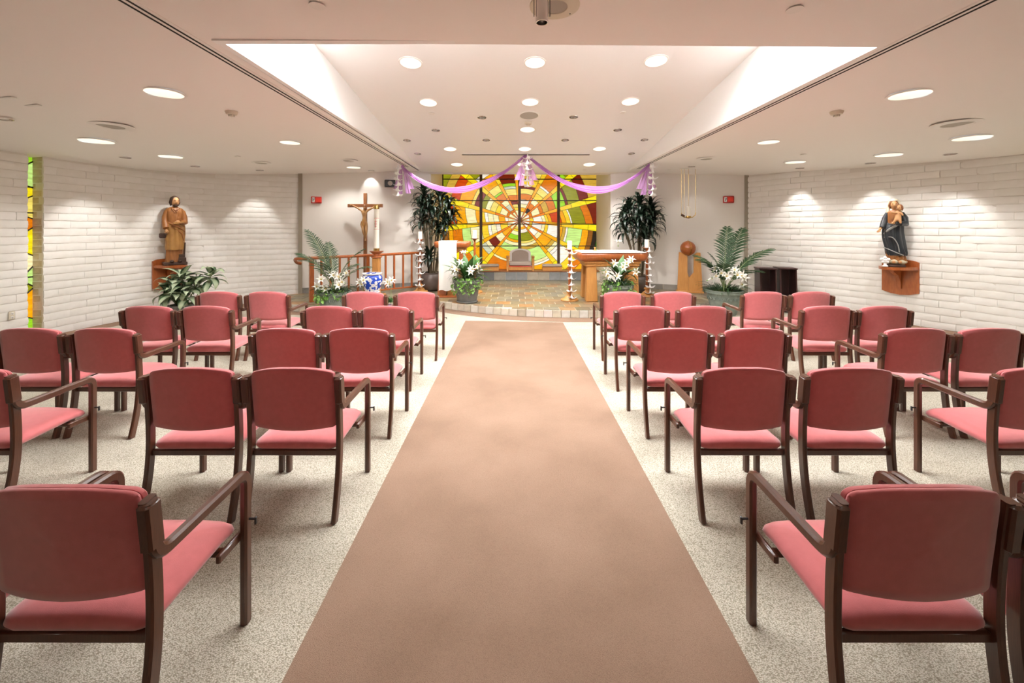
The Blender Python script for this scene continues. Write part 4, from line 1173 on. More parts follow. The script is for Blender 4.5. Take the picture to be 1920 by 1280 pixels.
# ---------------------------------------------------------------- tall leafy plants
random.seed(21)
DR = [leafmesh('leaf', .46, .070, 'leafblack', droop=d_, fold=.3, nx=1, ny=7, tip=1.0, base=.4) for d_ in (.8, 1.1, 1.4)]
def dracaena(label, x, y, canes, R_, H, nl, pc):
    t = thing('potted_dracaena', label, 'potted plant', (x, y, PLAT))
    m = MB(); m.lathe([(R_*.55, 0), (R_*.8, .06), (R_*1.0, H*.45), (R_*.98, H*.75), (R_*.86, H*.92), (R_*.93, H), (R_*.83, H), (R_*.80, H-.04)], 28); m.put('pot', pc, t)
    m = MB(); m.lathe([(R_*.8, H-.05), (.001, H-.03)], 20); m.put('soil', 'soil', t)
    for (cx, cz, cy) in canes:
        m = MB(); m.tube(smoothpath([(cx*.25, cy*.25, H-.06), (cx*.5, cy*.5, H+.45*(cz-H)), (cx, cy, cz)], 4), .018, 7); m.put('cane', 'cane', t)
        for k in range(nl):
            a = k*2.4+random.random()*.4; q = k/nl
            place(random.choice(DR), 'leaf', t, (cx, cy, cz+.02+.16*q-.08), a, lerp(-.25, 1.15, q)+random.uniform(-.15, .15), random.uniform(-.2, .2), random.uniform(.8, 1.15))
dracaena('tall dracaena in dark round pot between the lectern and the plaster wall', -2.04, 10.22,
         [(-.18, 2.35, 0), (.22, 2.25, .0), (.45, 2.05, -.1), (.05, 1.80, -.1), (.38, 1.62, -.1), (-.22, 1.70, 0), (-.02, .80, -.15), (-.02, 2.05, -.1), (.20, 1.45, -.1), (.50, 1.80, 0), (-.22, 2.02, 0)], .29, .46, 33, 'potbrown')
dracaena('bushy dracaena with drooping leaves behind the right end of the altar', 3.12, 9.98,
         [(-.25, 2.0, 0), (.05, 1.85, -.1), (.30, 1.95, 0), (-.05, 1.55, -.1), (.28, 1.50, 0), (-.34, 1.50, 0), (.02, 2.1, 0), (.12, 1.28, -.12), (.36, 1.72, 0), (-.36, 1.75, 0)], .26, .42, 36, 'potbrown')
# aglaonema by the bearded statue
t = thing('aglaonema_plant', 'silver-leaved green plant in pot on the carpet under the bearded statue', 'potted plant', (-6.10, 7.50, .004))
m = MB(); m.lathe([(.14, 0), (.20, .26), (.215, .27), (.215, .30), (.19, .30), (.185, .27)], 26); m.put('pot', 'potdark', t)
m = MB(); m.lathe([(.187, .26), (.001, .28)], 18); m.put('soil', 'soil', t)
AG = [leafmesh('leaf', .33, .155, 'aglaonema', droop=d_, fold=.25, ny=7, base=.12) for d_ in (.4, .7, 1.0)]
for (sx, sy, sz, n_) in ((0, 0, .78, 17), (-.18, .02, .66, 13), (.14, -.04, .60, 13), (.48, .06, .80, 14), (-.05, -.1, .50, 14), (.27, 0, .66, 12), (.15, -.1, .45, 10), (-.2, -.05, .48, 10)):
    m = MB(); m.tube(smoothpath([(sx*.2, sy*.2, .26), (sx*.6, sy*.6, .3+.4*(sz-.26)), (sx, sy, sz)], 4), .009, 6); m.put('stem', 'palmstem', t)
    for k in range(n_):
        a = k*2.4+sx*7; q = k/n_
        place(random.choice(AG), 'leaf', t, (sx, sy, sz-.05+.10*q), a, lerp(-.75, .8, q)+random.uniform(-.2, .2), random.uniform(-.2, .2), random.uniform(.85, 1.15))

# ---------------------------------------------------------------- altar furniture
def rrect(w_, d_, c, n=4, z=0):
    out = []
    for cx, cy, a0 in ((w_/2-c, d_/2-c, 0), (-w_/2+c, d_/2-c, 90), (-w_/2+c, -d_/2+c, 180), (w_/2-c, -d_/2+c, 270)):
        for k in range(n+1):
            a = R(a0+90*k/n); out.append(Vector((cx+c*cos(a), cy+c*sin(a), z)))
    return out
def slab(prof, w_, d_, c):
    m = MB(); m.loft([rrect(w_-2*i, d_-2*i, max(.01, c-i*.5), z=z) for i, z in prof]); return m
t = thing('altar', 'honey-coloured wooden altar table with thick rounded slab on tapered legs', 'altar', (2.14, 8.98, PLAT))
slab([(.10, .86), (.05, .875), (.012, .92), (0, .98), (.004, 1.02), (.02, 1.045)], 1.52, .98, .16).put('tabletop', 'cherry', t)
slab([(.06, .74), (.03, .76), (.03, .80), (.0, .82), (.0, .86)], 1.22, .80, .06).put('apron', 'oak', t)
for sx in (-1, 1):
    for sy in (-1, 1):
        m = MB(); m.box((sx*.44, sy*.27, .37), (.25, .21, .74), bev=.012, taper=.80); m.put('leg', 'oak', t)
c = slab([(0, 0), (0, .012), (.01, .016)], 1.36, 1.0, .03)
o = c.put('altar_cloth', 'cloth', None, (2.14, 8.98, PLAT+1.047)); tag(o, 'white cloth lying flat over the altar tabletop', 'cloth')
m = MB(); m.lathe([(.001, 0), (.05, 0), (.05, .012), (.014, .02), (.014, .06), (.03, .075), (.001, .075)], 20)
solo(m, 'small_oil_lamp', 'oak', 'small orange wooden lamp foot at the left end of the altar', 'lamp', loc=(1.86, 9.1, PLAT+1.066))

# lectern with white stole
t = thing('lectern', 'wooden lectern with thick top and white cloth hanging down the front', 'lectern', (-1.36, 9.35, PLAT))
slab([(.06, 1.12), (.02, 1.14), (0, 1.19), (0, 1.24), (.02, 1.265)], .80, .52, .06).put('desk_top', 'cherry', t)
m = MB(); m.box((0, .02, 1.08), (.60, .34, .08), bev=.01); m.put('apron', 'oak', t)
for sx in (-1, 1):
    m = MB(); m.extrude([(sx*.16, 1.05), (sx*.28, 1.05), (sx*.34, .0), (sx*.13, .0)], -.13, .15); m.put('side_panel', 'cherry', t)
m = MB(); m.box((-.05, -.02, .52), (.13, .22, 1.04), bev=.01, taper=.9); m.put('post', 'oak', t)
m = MB(); m.box((0, 0, .02), (.74, .46, .04), bev=.01, taper=.93); m.put('foot', 'cherry', t)
m = MB(); n_ = 12; rows = []
prof = [(.24, 1.270), (0, 1.276), (-.24, 1.273), (-.275, 1.262), (-.285, 1.22), (-.282, 1.0), (-.275, .7), (-.27, .4), (-.268, .17)]
for s_ in (0, .006):
    for (yy_, zz_) in prof: rows.append([Vector((-.20+.40*i/n_, yy_-s_*(zz_ < 1.26)-.010*sin(i*1.4)*(max(0, 1.25-zz_)), zz_+s_*(zz_ >= 1.26)+(.012*sin(i*.9) if zz_ < .2 else 0))) for i in range(n_+1)])
N1 = len(prof); W_ = n_+1
vs = [p for r_ in rows for p in r_]; fs = []
for L_i in (0, 1):
    for k in range(N1-1):
        for i in range(n_): a = (L_i*N1+k)*W_+i; fs.append((a, a+1, a+W_+1, a+W_))
m.add(vs, fs)
m.xf(Matrix.Translation((-1.44, 9.35, PLAT)))
solo(m, 'lectern_cloth', 'cloth', 'long white cloth draped over the lectern and down its front', 'cloth', ang=70)

# celebrant's chair and two low benches on the window ledge
t = thing('presider_chair', 'wide oak chair with taupe cushions and pale rounded back, centred under the window', 'chair', ((975.5-U0)/F*12.45, 12.45, .428))
for s in (-1, 1):
    m = MB(); m.box((s*.385, -.02, .21), (.07, .44, .42), bev=.008); m.put('side_panel', 'oak', t)
    m = MB(); m.box((s*.385, -.02, .425), (.095, .46, .03), bev=.008); m.put('armrest', 'oak', t)
m = MB(); m.box((0, -.19, .075), (.70, .06, .11), bev=.006); m.put('front_rail', 'oak', t)
m = MB(); m.box((0, -.222, .142), (.70, .02, .018)); m.put('red_piping', 'redpaint', t)
m = MB(); m.box((0, 0, .215), (.69, .44, .13), bev=.035); m.put('seat_cushion', 'taupe', t)
def bo(w_, h_, y0, y1, z0):
    m = MB(); P = [(-w_/2, z0), (w_/2, z0)]+[(w_/2*cos(R(a)), z0+h_-.13+.13*sin(R(a))) if True else 0 for a in range(10, 171, 16)]
    m.extrude(P, y0, y1); return m
bo(.66, .44, .10, .19, .22).put('back_frame', 'palefab', t)
bo(.52, .37, .07, .11, .25).put('back_cushion', 'taupe', t)
for u, lab in ((917.5, 'low cushioned oak bench on the window ledge, behind the charcoal planter'), (1035, 'low cushioned oak bench on the window ledge, behind the lily-chain candlestick')):
    t = thing('ledge_bench', lab, 'bench', ((u-U0)/F*12.4, 12.4, .428), 0, 'low benches on the ledge')
    m = MB(); m.box((0, 0, .055), (.60, .26, .11), bev=.006); m.put('base', 'oak', t)
    m = MB(); m.box((0, 0, .155), (.60, .27, .085), bev=.03); m.put('cushion', 'taupe', t)

# candlesticks, candles, paper lily chains
def candlestick(x, y, h, label, base=.19):
    t = thing('candlestick', label, 'candlestick', (x, y, PLAT))
    m = MB(); m.lathe([(base, 0), (base*1.02, .015), (base*.95, .035), (base*.62, .055), (base*.50, .09), (base*.28, .12), (base*.22, .15), (base*.36, .17), (base*.34, .19), (.028, .21)], 28); m.put('base', 'oak', t)
    m = MB(); m.lathe([(.026, .20), (.030, h*.5), (.024, h-.06), (.045, h-.045), (.03, h-.03)], 18); m.put('pole', 'cherry', t)
    m = MB(); m.lathe([(.03, h-.035), (.06, h-.025), (.105, h-.006), (.115, h), (.10, h), (.02, h-.008)], 28); m.put('dish', 'cherry', t)
    return t
def candle(x, y, z, rad, h, label, group='white pillar candles'):
    t = thing('candle', label, 'candle', (x, y, z), 0, group)
    m = MB(); m.lathe([(rad, 0), (rad, h*.9), (rad*1.01, h-.004), (rad*.93, h), (rad*.8, h-.012), (.001, h-.014)], 22); m.put('wax', 'cream', t)
    m = MB(); m.tube([(0, 0, h-.014), (.003, 0, h+.012)], .0025, 6); m.put('wick', 'wick', t)
def bellmesh():
    m = MB(); n = 24
    def mod(a, z): return 0
    rings = []
    for r_, z, lob, up in ((.006, .0, 0, 0), (.010, -.02, 0, 0), (.016, -.055, 0, 0), (.026, -.085, .05, 0), (.045, -.105, .20, .004), (.066, -.108, .42, .018), (.078, -.100, .55, .034)):
        ring = []
        for i in range(n):
            a = 2*pi*i/n; c = cos(3*a); rr_ = r_*(1+lob*max(-.7, c)); ring.append(Vector((rr_*cos(a), rr_*sin(a), z+up*max(0, c))))
        rings.append(ring)
    m.loft(rings, cap=False)
    m.loft([[p*.96+Vector((0, 0, -.001)) for p in r_] for r_ in rings], cap=False)
    return m.mesh('paper_lily', 'papwhite', ang=70)
BELL = bellmesh()
def chain(x, y, ztop, n, step, label, sc=1.0):
    t = thing('lily_chain', label, 'paper garland', (x, y, ztop), 0, 'chains of white paper lilies')
    m = MB(); m.tube([(0, 0, .01), (0, 0, -step*n)], .003, 5); m.put('cord', 'papwhite', t)
    for i in range(n):
        o = obj('paper_lily', BELL, t, (random.uniform(-.006, .006), 0, -i*step), (random.uniform(-.1, .1), random.uniform(-.1, .1), random.uniform(0, 2)+pi/2)); o.scale = (sc, sc, sc)
spec = [(788, 9.92, 1.30, 'tall candlestick at the right end of the handrail', 'pillar candle on the tall candlestick at the right end of the handrail', 8, .17, 'white paper lily chain hung on the candlestick at the handrail', .148),
        (890, 9.92, 1.32, 'tall candlestick between the lectern and the charcoal planter', 'pillar candle on the candlestick beside the lectern', 0, .18, None, 0),
        (1068, 8.80, 1.11, 'honey wood candlestick standing alone before the left end of the altar', 'pillar candle on the candlestick left of the altar', 8, .17, 'white paper lily chain hung on the candlestick left of the altar', .135),
        (1213, 9.35, 1.12, 'candlestick standing at the right end of the altar', 'pillar candle on the candlestick right of the altar', 8, .17, 'white paper lily chain hung on the candlestick right of the altar', .135)]
for u, d, h, l1, l2, n_, ch, l3, st in spec:
    x = (u-U0)/F*d; candlestick(x, d, h, l1)
    candle(x, d, PLAT+h-.006, .052, ch+.02, l2)
    if n_: chain(x+.02, d-.135, PLAT+h+.015, n_, st, l3, 1.05 if d < 9.5 else 1.1)

# paschal candle on its own stand, blue and white jar before it
px, py = (706-U0)/F*9.25, 9.25
t = thing('candle_stand', 'squared honey wood stand with turned bowl, carrying the large candle', 'candlestick', (px, py, PLAT))
m = MB(); m.box((0, 0, .47), (.155, .155, .84), bev=.01); m.put('column', 'oak', t)
m = MB(); m.box((0, 0, .03), (.34, .34, .06), bev=.012); m.put('foot', 'oak', t)
m = MB(); m.lathe([(.05, .88), (.10, .89), (.125, .905), (.12, .925), (.075, .945), (.07, .97), (.10, .995), (.15, 1.03), (.155, 1.045), (.06, 1.05)], 30); m.put('bowl', 'cherry', t)
t = thing('large_candle', 'very tall white candle with red cross marking and brass cap, on squared wooden stand', 'candle', (px, py, PLAT+1.048))
m = MB(); m.lathe([(.066, 0), (.066, .06), (.056, .06)], 24); m.put('socket', 'brass', t)
m = MB(); m.lathe([(.056, .0), (.056, .96), (.05, .965)], 28); m.put('wax', 'cream', t)
m = MB(); m.lathe([(.060, .95), (.062, 1.03), (.055, 1.05), (.03, 1.055), (.028, 1.04), (.001, 1.04)], 28); m.put('cap', 'brass', t)
m = MB()
for z in (.49, .74): m.lathe([(.0568, z), (.0575, z+.004), (.0568, z+.008)], 28, cap=False)
m.box((0, -.0575, .62), (.008, .003, .18)); m.box((0, -.0575, .665), (.05, .006, .008)); m.box((0, -.0575, .56), (.04, .006, .008)); m.box((-.018, -.056, .615), (.006, .004, .03)); m.box((.018, -.056, .615), (.006, .004, .03))
m.sphere((0, -.0575, .72), (.006, .003, .008), 8, 4)
m.put('red_marking', 'redpaint', t)
jx, jy = (698-U0)/F*8.86, 8.86
m = MB(); m.lathe([(.13, 0), (.19, .0), (.20, .03), (.15, .06), (.14, .15), (.17, .18), (.001, .18)], 28)
solo(m, 'jar_stand', 'papwhite', 'white ceramic foot under the blue and white jar', 'stand', loc=(jx, jy, PLAT))
t = thing('china_jar', 'blue and white flowered china jar before the large candle', 'jar', (jx, jy, PLAT+.181))
m = MB(); m.lathe([(.12, 0), (.135, .02), (.165, .08), (.20, .16), (.215, .24), (.213, .30), (.195, .35), (.175, .372), (.185, .378), (.20, .39), (.20, .405), (.175, .405), (.165, .37), (.16, .2), (.001, .1)], 36); m.put('body', 'china', t)
m = MB(); m.lathe([(.1765, .368), (.189, .376), (.204, .388), (.204, .408), (.171, .408)], 36, cap=False); m.put('rim', 'papwhite', t)
m = MB(); n_ = 18
for k in range(n_):
    a = 2*pi*k/n_; m.tube([(.139*cos(a), .139*sin(a), .02), (.168*cos(a), .168*sin(a), .08)], .006, 5)
m.put('petal_border', 'papwhite', t)

# handrail
P0, P1 = Vector((-4.26, 8.60, 0)), Vector((-2.37, 10.30, 0))
dr = (P1-P0).normalized(); angr = math.atan2(dr.y, dr.x)
t = thing('handrail', 'cherry wood handrail with square balusters in front of the plaster wall', 'handrail', (P0.x, P0.y, PLAT))
def onrail(u):
    k = (u-U0)/F; # P0+s*dr : x = k*y
    s_ = (k*P0.y-P0.x)/(dr.x-k*dr.y); return P0+dr*s_-P0
sec = MB()
rp = smoothpath([Vector((-.33, .20, .80)), Vector((-.36, .10, .83)), Vector((-.33, -.02, .90)), Vector((-.22, -.10, .925)), Vector((0, 0, .93)), (P1-P0)*.5+Vector((0, 0, .935)), (P1-P0)+Vector((0, 0, .94)), (P1-P0)+dr*.12+Vector((0, 0, .90))], 6)
sec.tube(rp, .034, 10); sec.put('rail', 'cherry', t)
for u, wd in ((584, .085), (602.5, .04), (619.5, .04), (637, .04), (653.8, .04), (670.8, .04), (689, .075), (723, .04), (739, .04), (755.8, .04), (771.8, .04), (786, .05)):
    p = onrail(u); big = wd > .06
    m = MB(); z0 = 0 if big or u > 780 else .10; m.box((p.x, p.y, (z0+.92)/2), (wd, wd, .92-z0), rot=angr, bev=.004); m.put('post' if big else 'baluster', 'cherry', t)
m = MB(); c = (P1-P0)/2; m.box((c.x, c.y, .10), ((P1-P0).length, .045, .035), rot=angr, bev=.004); m.put('bottom_rail', 'cherry', t)

# globe shaped tabernacle on split pillar
sx_ = 9.93/F/7.11; gx = (1293-U0)/F*9.93
t = thing('tabernacle_stand', 'tall honey wood stand of two tapered pillars with pointed gap', 'stand', (gx, 9.93, PLAT), R(-20))
def zp(p): return ((p[0]-803)*sx_, (1050-p[1])*sx_)
A = [zp(p) for p in [(650, 1050), (670, 520), (715, 520), (775, 575), (775, 790), (790, 840), (790, 1050)]]
B = [zp(p) for p in [(792, 1050), (792, 845), (800, 850), (850, 785), (855, 550), (890, 520), (932, 520), (960, 1050)]]
m = MB(); m.extrude(A, -.06, .06); m.put('pillar', 'oak', t, smooth=False)
m = MB(); m.extrude(B, -.06, .06); m.put('pillar', 'oak', t, smooth=False)
m = MB(); m.box((0, .0, .02), (.62, .20, .04)); m.put('foot', 'oak', t)
t = thing('globe_tabernacle', 'round polished wooden globe with brass bands resting on the split stand', 'tabernacle', (gx-.09+.0, 9.93, PLAT+1.075))
m = MB(); m.sphere((.05, 0, 0), .178, 32, 20); m.put('globe', 'cherry', t)
m = MB()
for z in (-.012, .016):
    m.lathe([((.178**2-z*z)**.5+.001, z-.003), ((.178**2-z*z)**.5+.004, z), ((.178**2-z*z)**.5+.001, z+.003)], 36, c=(.05, 0, 0), cap=False)
for dx in (-.008, .012):
    m.tube([(.05+dx, -.18*cos(R(a)), .18*sin(R(a))) for a in range(-80, 81, 8)], .005, 6)
m.put('band', 'brass', t)
m = MB(); m.lathe([(.014, .17), (.008, .19), (.002, .215)], 10, c=(.05, 0, 0)); m.lathe([(.002, -.20), (.016, -.175)], 10, c=(.05, 0, 0)); m.put('finial', 'brass', t)

# hanging sanctuary lamp
lx, ly = (1291-U0)/F*9.4, 9.4; zt = zside(lx)
t = thing('sanctuary_lamp', 'hanging brass candle cradle on thin rods before the right plaster wall', 'hanging lamp', (lx, ly, zt))
zc = HC+(V0-404)*ly/F-zt
for dx in (-.165, -.10, -.0, .165):
    m = MB(); m.tube([(dx, 0, 0), (dx, 0, zc+(.06 if abs(dx) > .12 else .02))], .004, 6); m.put('rod', 'brass', t)
m = MB(); m.tube([(-.165, 0, zc+.06), (-.165, 0, zc), (-.10, 0, zc-.04), (0, 0, zc-.06), (.09, 0, zc-.04), (.15, 0, zc+.01), (.165, 0, zc+.07)], .010, 8); m.put('cradle', 'brass', t)
m = MB(); m.box((-.13, 0, zc+.0), (.09, .05, .05), rot=Matrix.Rotation(R(30), 4, 'Y'), bev=.01); m.put('counterweight', 'bronze', t)
m = MB(); m.lathe([(.02, zc-.055), (.055, zc-.04), (.062, zc-.01), (.056, zc-.01), (.001, zc-.02)], 18); m.put('cup', 'brass', t)
m = MB(); m.box((0, 0, -.004), (.42, .05, .010), bev=.003); m.put('ceiling_plate', 'white', t)
candle(lx, ly, zt+zc-.012, .045, .22, 'pillar candle held in the hanging brass cradle', 'white pillar candles')

# dark boxes by the brick wall
for (x, y, lab, h) in ((5.26, 8.42, 'dark stained open box stand nearer the palm, left of the pair', .88), (5.63, 8.36, 'dark stained open box stand against the brick wall, right of the pair', .89)):
    t = thing('kneeler_box', lab, 'cabinet', (x, y, .004), R(-16), 'dark box stands by the right brick wall')
    W2, D2 = .30, .36
    m = MB(); m.box((0, 0, h), (W2+.03, D2+.03, .03), bev=.005); m.put('top', 'espresso', t)
    for s in (-1, 1):
        m = MB(); 
        P_ = [(-D2/2-.07, .0), (D2/2, 0), (D2/2, h-.015), (-D2/2, h-.015)]
        m.add([Vector((s*(W2/2), a, b)) for a, b in P_]+[Vector((s*(W2/2-.022), a, b)) for a, b in P_], [(0, 1, 2, 3), (7, 6, 5, 4)]+[(i, (i+1) % 4, 4+(i+1) % 4, 4+i) for i in range(4)])
        m.put('side_panel', 'espresso', t, smooth=False)
    m = MB(); m.box((0, D2/2-.012, h/2), (W2-.05, .018, h-.04)); m.put('back_panel', 'espresso', t, smooth=False)
    m = MB(); m.box((0, 0, .28), (W2-.05, D2-.04, .02)); m.put('shelf', 'espresso', t, smooth=False)
    m = MB(); m.box((0, 0, .03), (W2-.05, D2-.02, .03)); m.put('bottom', 'espresso', t, smooth=False)

# fire alarm strobes, black wall speaker, outlet
def wall_y(x): return yback(x)
for u, v, lab, sg in ((594.5, 374.8, 'red fire alarm strobe with clear lens on the left plaster wall', 1), (1364.5, 374, 'red fire alarm strobe with clear lens on the right plaster wall', -1)):
    k = (u-U0)/F
    y = 10.0
    for _ in range(30): y = wall_y(k*y)
    x = k*y; ang = math.atan2(1.2, 2.9)*sg
    y -= .035
    t = thing('fire_alarm', lab, 'fire alarm', (x, y, HC+(V0-v)*y/F), ang, 'red fire alarms on the plaster walls')
    m = MB(); m.box((0, 0, 0), (.235, .05, .165), bev=.008); m.put('housing', 'redbox', t)
    m = MB(); m.box((.045, -.032, 0), (.12, .02, .125), bev=.012); m.put('horn_cover', 'redlens', t)
    m = MB(); m.box((-.065, -.035, 0), (.062, .025, .12), bev=.01); m.put('lens', 'papwhite', t)
    m = MB(); m.tube([(-.08, -.05, .03), (-.062, -.052, 0), (-.075, -.05, -.035)], .007, 6); m.box((-.045, -.05, .02), (.01, .006, .04)); m.put('flash_tube', 'dark', t)
k = (734-U0)/F; y = 10.5
for _ in range(30): y = wall_y(k*y)
t = thing('wall_speaker', 'black box speaker on the plaster wall behind the left paper lilies', 'speaker', (k*y, y-.13, HC+(V0-345)*y/F), R(20))
m = MB(); m.box((0, 0, 0), (.26, .16, .18), bev=.012); m.put('cabinet', 'black', t)
m = MB(); m.lathe([(.06, 0), (.055, .008), (.02, .002), (.001, .004)], 20); m.xf(Matrix.Translation((0, -.08, 0)) @ Matrix.Rotation(pi/2, 4, 'X')); m.put('cone', 'steel', t)
m = MB(); m.tube([(0, .08, 0), (0, .17, 0)], .02, 8); m.put('bracket', 'black', t)
t = thing('power_outlet', 'cream double power outlet on the painted brick, before the slit window', 'outlet', (-7.318, 5.93, .435), R(90))
m = MB(); m.box((0, 0, 0), (.075, .010, .12), bev=.004); m.put('plate', 'beigeplastic', t)
for z in (-.028, .028):
    m = MB(); m.box((0, -.007, z), (.034, .006, .034), bev=.002); o = m.put('socket', 'white', t)
    m = MB(); m.box((-.007, -.011, z), (.003, .003, .012)); m.box((.007, -.011, z), (.003, .003, .010)); m.box((0, -.011, z-.010), (.005, .003, .005)); m.put('slot', 'dark', o)

# ---------------------------------------------------------------- purple tulle and paper lilies at the ceiling
HL = Vector(((753-U0)/F*9.45, 9.45, HC+(V0-309)*9.45/F)); HM = Vector(((986-U0)/F*9.12, 9.12, HC+(V0-291)*9.12/F)); HR = Vector(((1218-U0)/F*9.15, 9.15, HC+(V0-308)*9.15/F))
def swag(a, b, low, label, seed, tm=.5):
    rr = random.Random(seed); t = thing('tulle_swag', label, 'garland', tuple(a), 0, 'purple tulle swags across the altar arch')
    for s_ in range(3):
        m = MB(); rows = []
        ph = rr.uniform(0, 6)
        for k in range(41):
            q = k/40
            w_ = .028+.050*sin(pi*min(q, 1-q)*1.0)+.014*sin(q*14+ph)
            p = a.lerp(b, q); d = 4*q*(1-q)
            skew = q**(math.log(.5)/math.log(tm)); d = 4*skew*(1-skew)
            zz = p.z-low*d; p = Vector((p.x, p.y+(s_-1)*.012, zz+(s_-1)*.016*sin(3*q+ph)))
            row = []
            for i in range(9):
                c = (i/8-.5)*2; row.append(p-a+Vector((0, .012*sin(c*9+ph+q*5), c*w_*.8)))
            rows.append(row)
        m.loft([[v for v in r_] for r_ in rows], cap=False, closed=False)
        m.put('fold', 'tulle', t, ang=80)
m_low = HC+(V0-357)*9.3/F
swag(HL, HM, (HL.z+HM.z)/2-(HC+(V0-353)*9.3/F)+.02, 'purple tulle swag across the left half, from track to centre', 1, .47)
swag(HM, HR, (HR.z+HM.z)/2-(HC+(V0-355)*9.3/F)+.02, 'purple tulle swag across the right half, from centre to track', 2, .53)
for (h, lab, n_, dx, l2) in ((HL, 'purple tulle tails hanging from the left ceiling track', 6, (-.05, .14), 'white paper lily chain hanging from the left ceiling track'),
                             (HM, 'purple tulle tails hanging from the centre of the ceiling slot', 6, (-.10, .14), 'white paper lily chain hanging at the centre before the window'),
                             (HR, 'purple tulle tails hanging from the right ceiling track', 6, (-.12, .05), 'white paper lily chain hanging from the right ceiling track')):
    t = thing('tulle_tail', lab, 'garland', (h.x, h.y+.05, h.z), 0, 'hanging purple tulle tails')
    for q, x_ in enumerate((dx[0]-.10, dx[0], dx[1], dx[1]+.08)):
        m = MB(); rows = []; L_t = (.55, .68, .66, .55)[q]
        for k in range(9):
            f_ = k/8; rows.append([Vector((x_*f_**.8+c*.045*(.3+f_)/2, .02*sin(c*2.5+q)+.01*q, -L_t*f_)) for c in (-2, -1, 0, 1, 2)])
        m.loft(rows, cap=False, closed=False); m.put('ribbon', 'tulle', t, ang=80)
    chain(h.x-(.05 if h is HL else -.03), h.y-.12, h.z+.02 if h is not HL else h.z, n_, .125, l2, 1.1)

# ---------------------------------------------------------------- crucifix
cx, cy = (685-U0)/F*9.86, 9.86; sc = cy/F
t = thing('crucifix', 'tall walnut crucifix with a bronze corpus standing behind the handrail', 'crucifix', (cx, cy, PLAT))
zt = HC+(V0-362)*sc-PLAT; zb = HC+(V0-385.5)*sc-PLAT
m = MB(); m.box((0, 0, zt/2), (.082, .045, zt), bev=.004); m.put('upright', 'walnut', t)
m = MB(); m.box((0, -.004, zb), (.85, .04, .082), bev=.004); m.put('crossbar', 'walnut', t)
m = MB(); m.box((0, 0, .02), (.36, .30, .04), bev=.01); m.put('foot', 'walnut', t)
def skin(name, mt, parent, verts, edges, radii, root=0, sub=2, loc=(0, 0, 0)):
    me = bpy.data.meshes.new(name); me.from_pydata(verts, edges, []); o = obj(name, me, parent, loc)
    me.materials.append(M[mt])
    md = o.modifiers.new('skin', 'SKIN'); md.use_smooth_shade = True
    for i, v in enumerate(me.skin_vertices[0].data): v.radius = (radii[i] if hasattr(radii[i], '__len__') else (radii[i],)*2); v.use_root = (i == root)
    s_ = o.modifiers.new('sub', 'SUBSURF'); s_.levels = sub; s_.render_levels = sub
    return o
y0 = -.055
V_ = [(0, y0-.01, -.30), (0, y0, -.17), (.0, y0-.01, -.06), (0, y0-.015, .03), (.02, y0-.04, .075),   # pelvis,waist,chest,neck,head base
      (-.08, y0, .01), (-.21, y0+.01, .09), (-.335, y0+.02, .155),     # left arm
      (.08, y0, .01), (.21, y0+.01, .08), (.335, y0+.02, .145),
      (-.045, y0-.01, -.36), (-.01, y0-.07, -.53), (.02, y0, -.73), (.025, y0-.03, -.80),
      (.045, y0-.01, -.36), (.065, y0-.06, -.54), (.03, y0-.01, -.73), (.03, y0-.04, -.80), (.025, y0-.05, .12)]
E_ = [(0, 1), (1, 2), (2, 3), (3, 4), (4, 19), (2, 5), (5, 6), (6, 7), (2, 8), (8, 9), (9, 10), (0, 11), (11, 12), (12, 13), (13, 14), (0, 15), (15, 16), (16, 17), (17, 18)]
Rr = [(.058, .045), (.046, .036), (.068, .046), (.022, .022), (.034, .036), (.030, .028), (.023, .022), (.013, .012), (.030, .028), (.023, .022), (.013, .012), (.042, .042), (.033, .034), (.016, .017), (.016, .022), (.042, .042), (.033, .034), (.016, .017), (.016, .022), (.030, .032)]
k_ = .92; zo = zb-.155
cor = skin('corpus', 'corpus', t, [(a*k_*1.05, b, c*k_) for a, b, c in V_], E_, Rr, loc=(0, 0, zo+.03))
m = MB(); m.lathe([(.050, .085), (.052, .04), (.064, 0), (.060, -.05), (.048, -.10)], 18, c=(0, y0-.01, zo-.27), mod=lambda a, z: .08*sin(6*a+z*40)); m.tube([(-.055, y0-.02, zo-.23), (-.075, y0-.03, zo-.30), (-.07, y0-.02, zo-.38)], [.02, .016, .006], 6); m.put('loincloth', 'carvegold', t)
m = MB(); m.sphere((.018, y0-.035, zo+.135), (.036, .038, .044), 14, 10); m.sphere((.018, y0-.055, zo+.09), (.02, .018, .026), 10, 8); m.put('hair', 'walnut', cor and t)
for s in (-1, 1):
    m = MB()
    for q in range(5): m.tube([(s*.325, y0+.02, zo+.165+.004*q), (s*.352, y0+.008, zo+.168+.008*(q-2)+.004), (s*.362, y0-.004, zo+.166+.009*(q-2))], [.0055, .0045, .003], 5)
    m.put('hand', 'corpus', t)

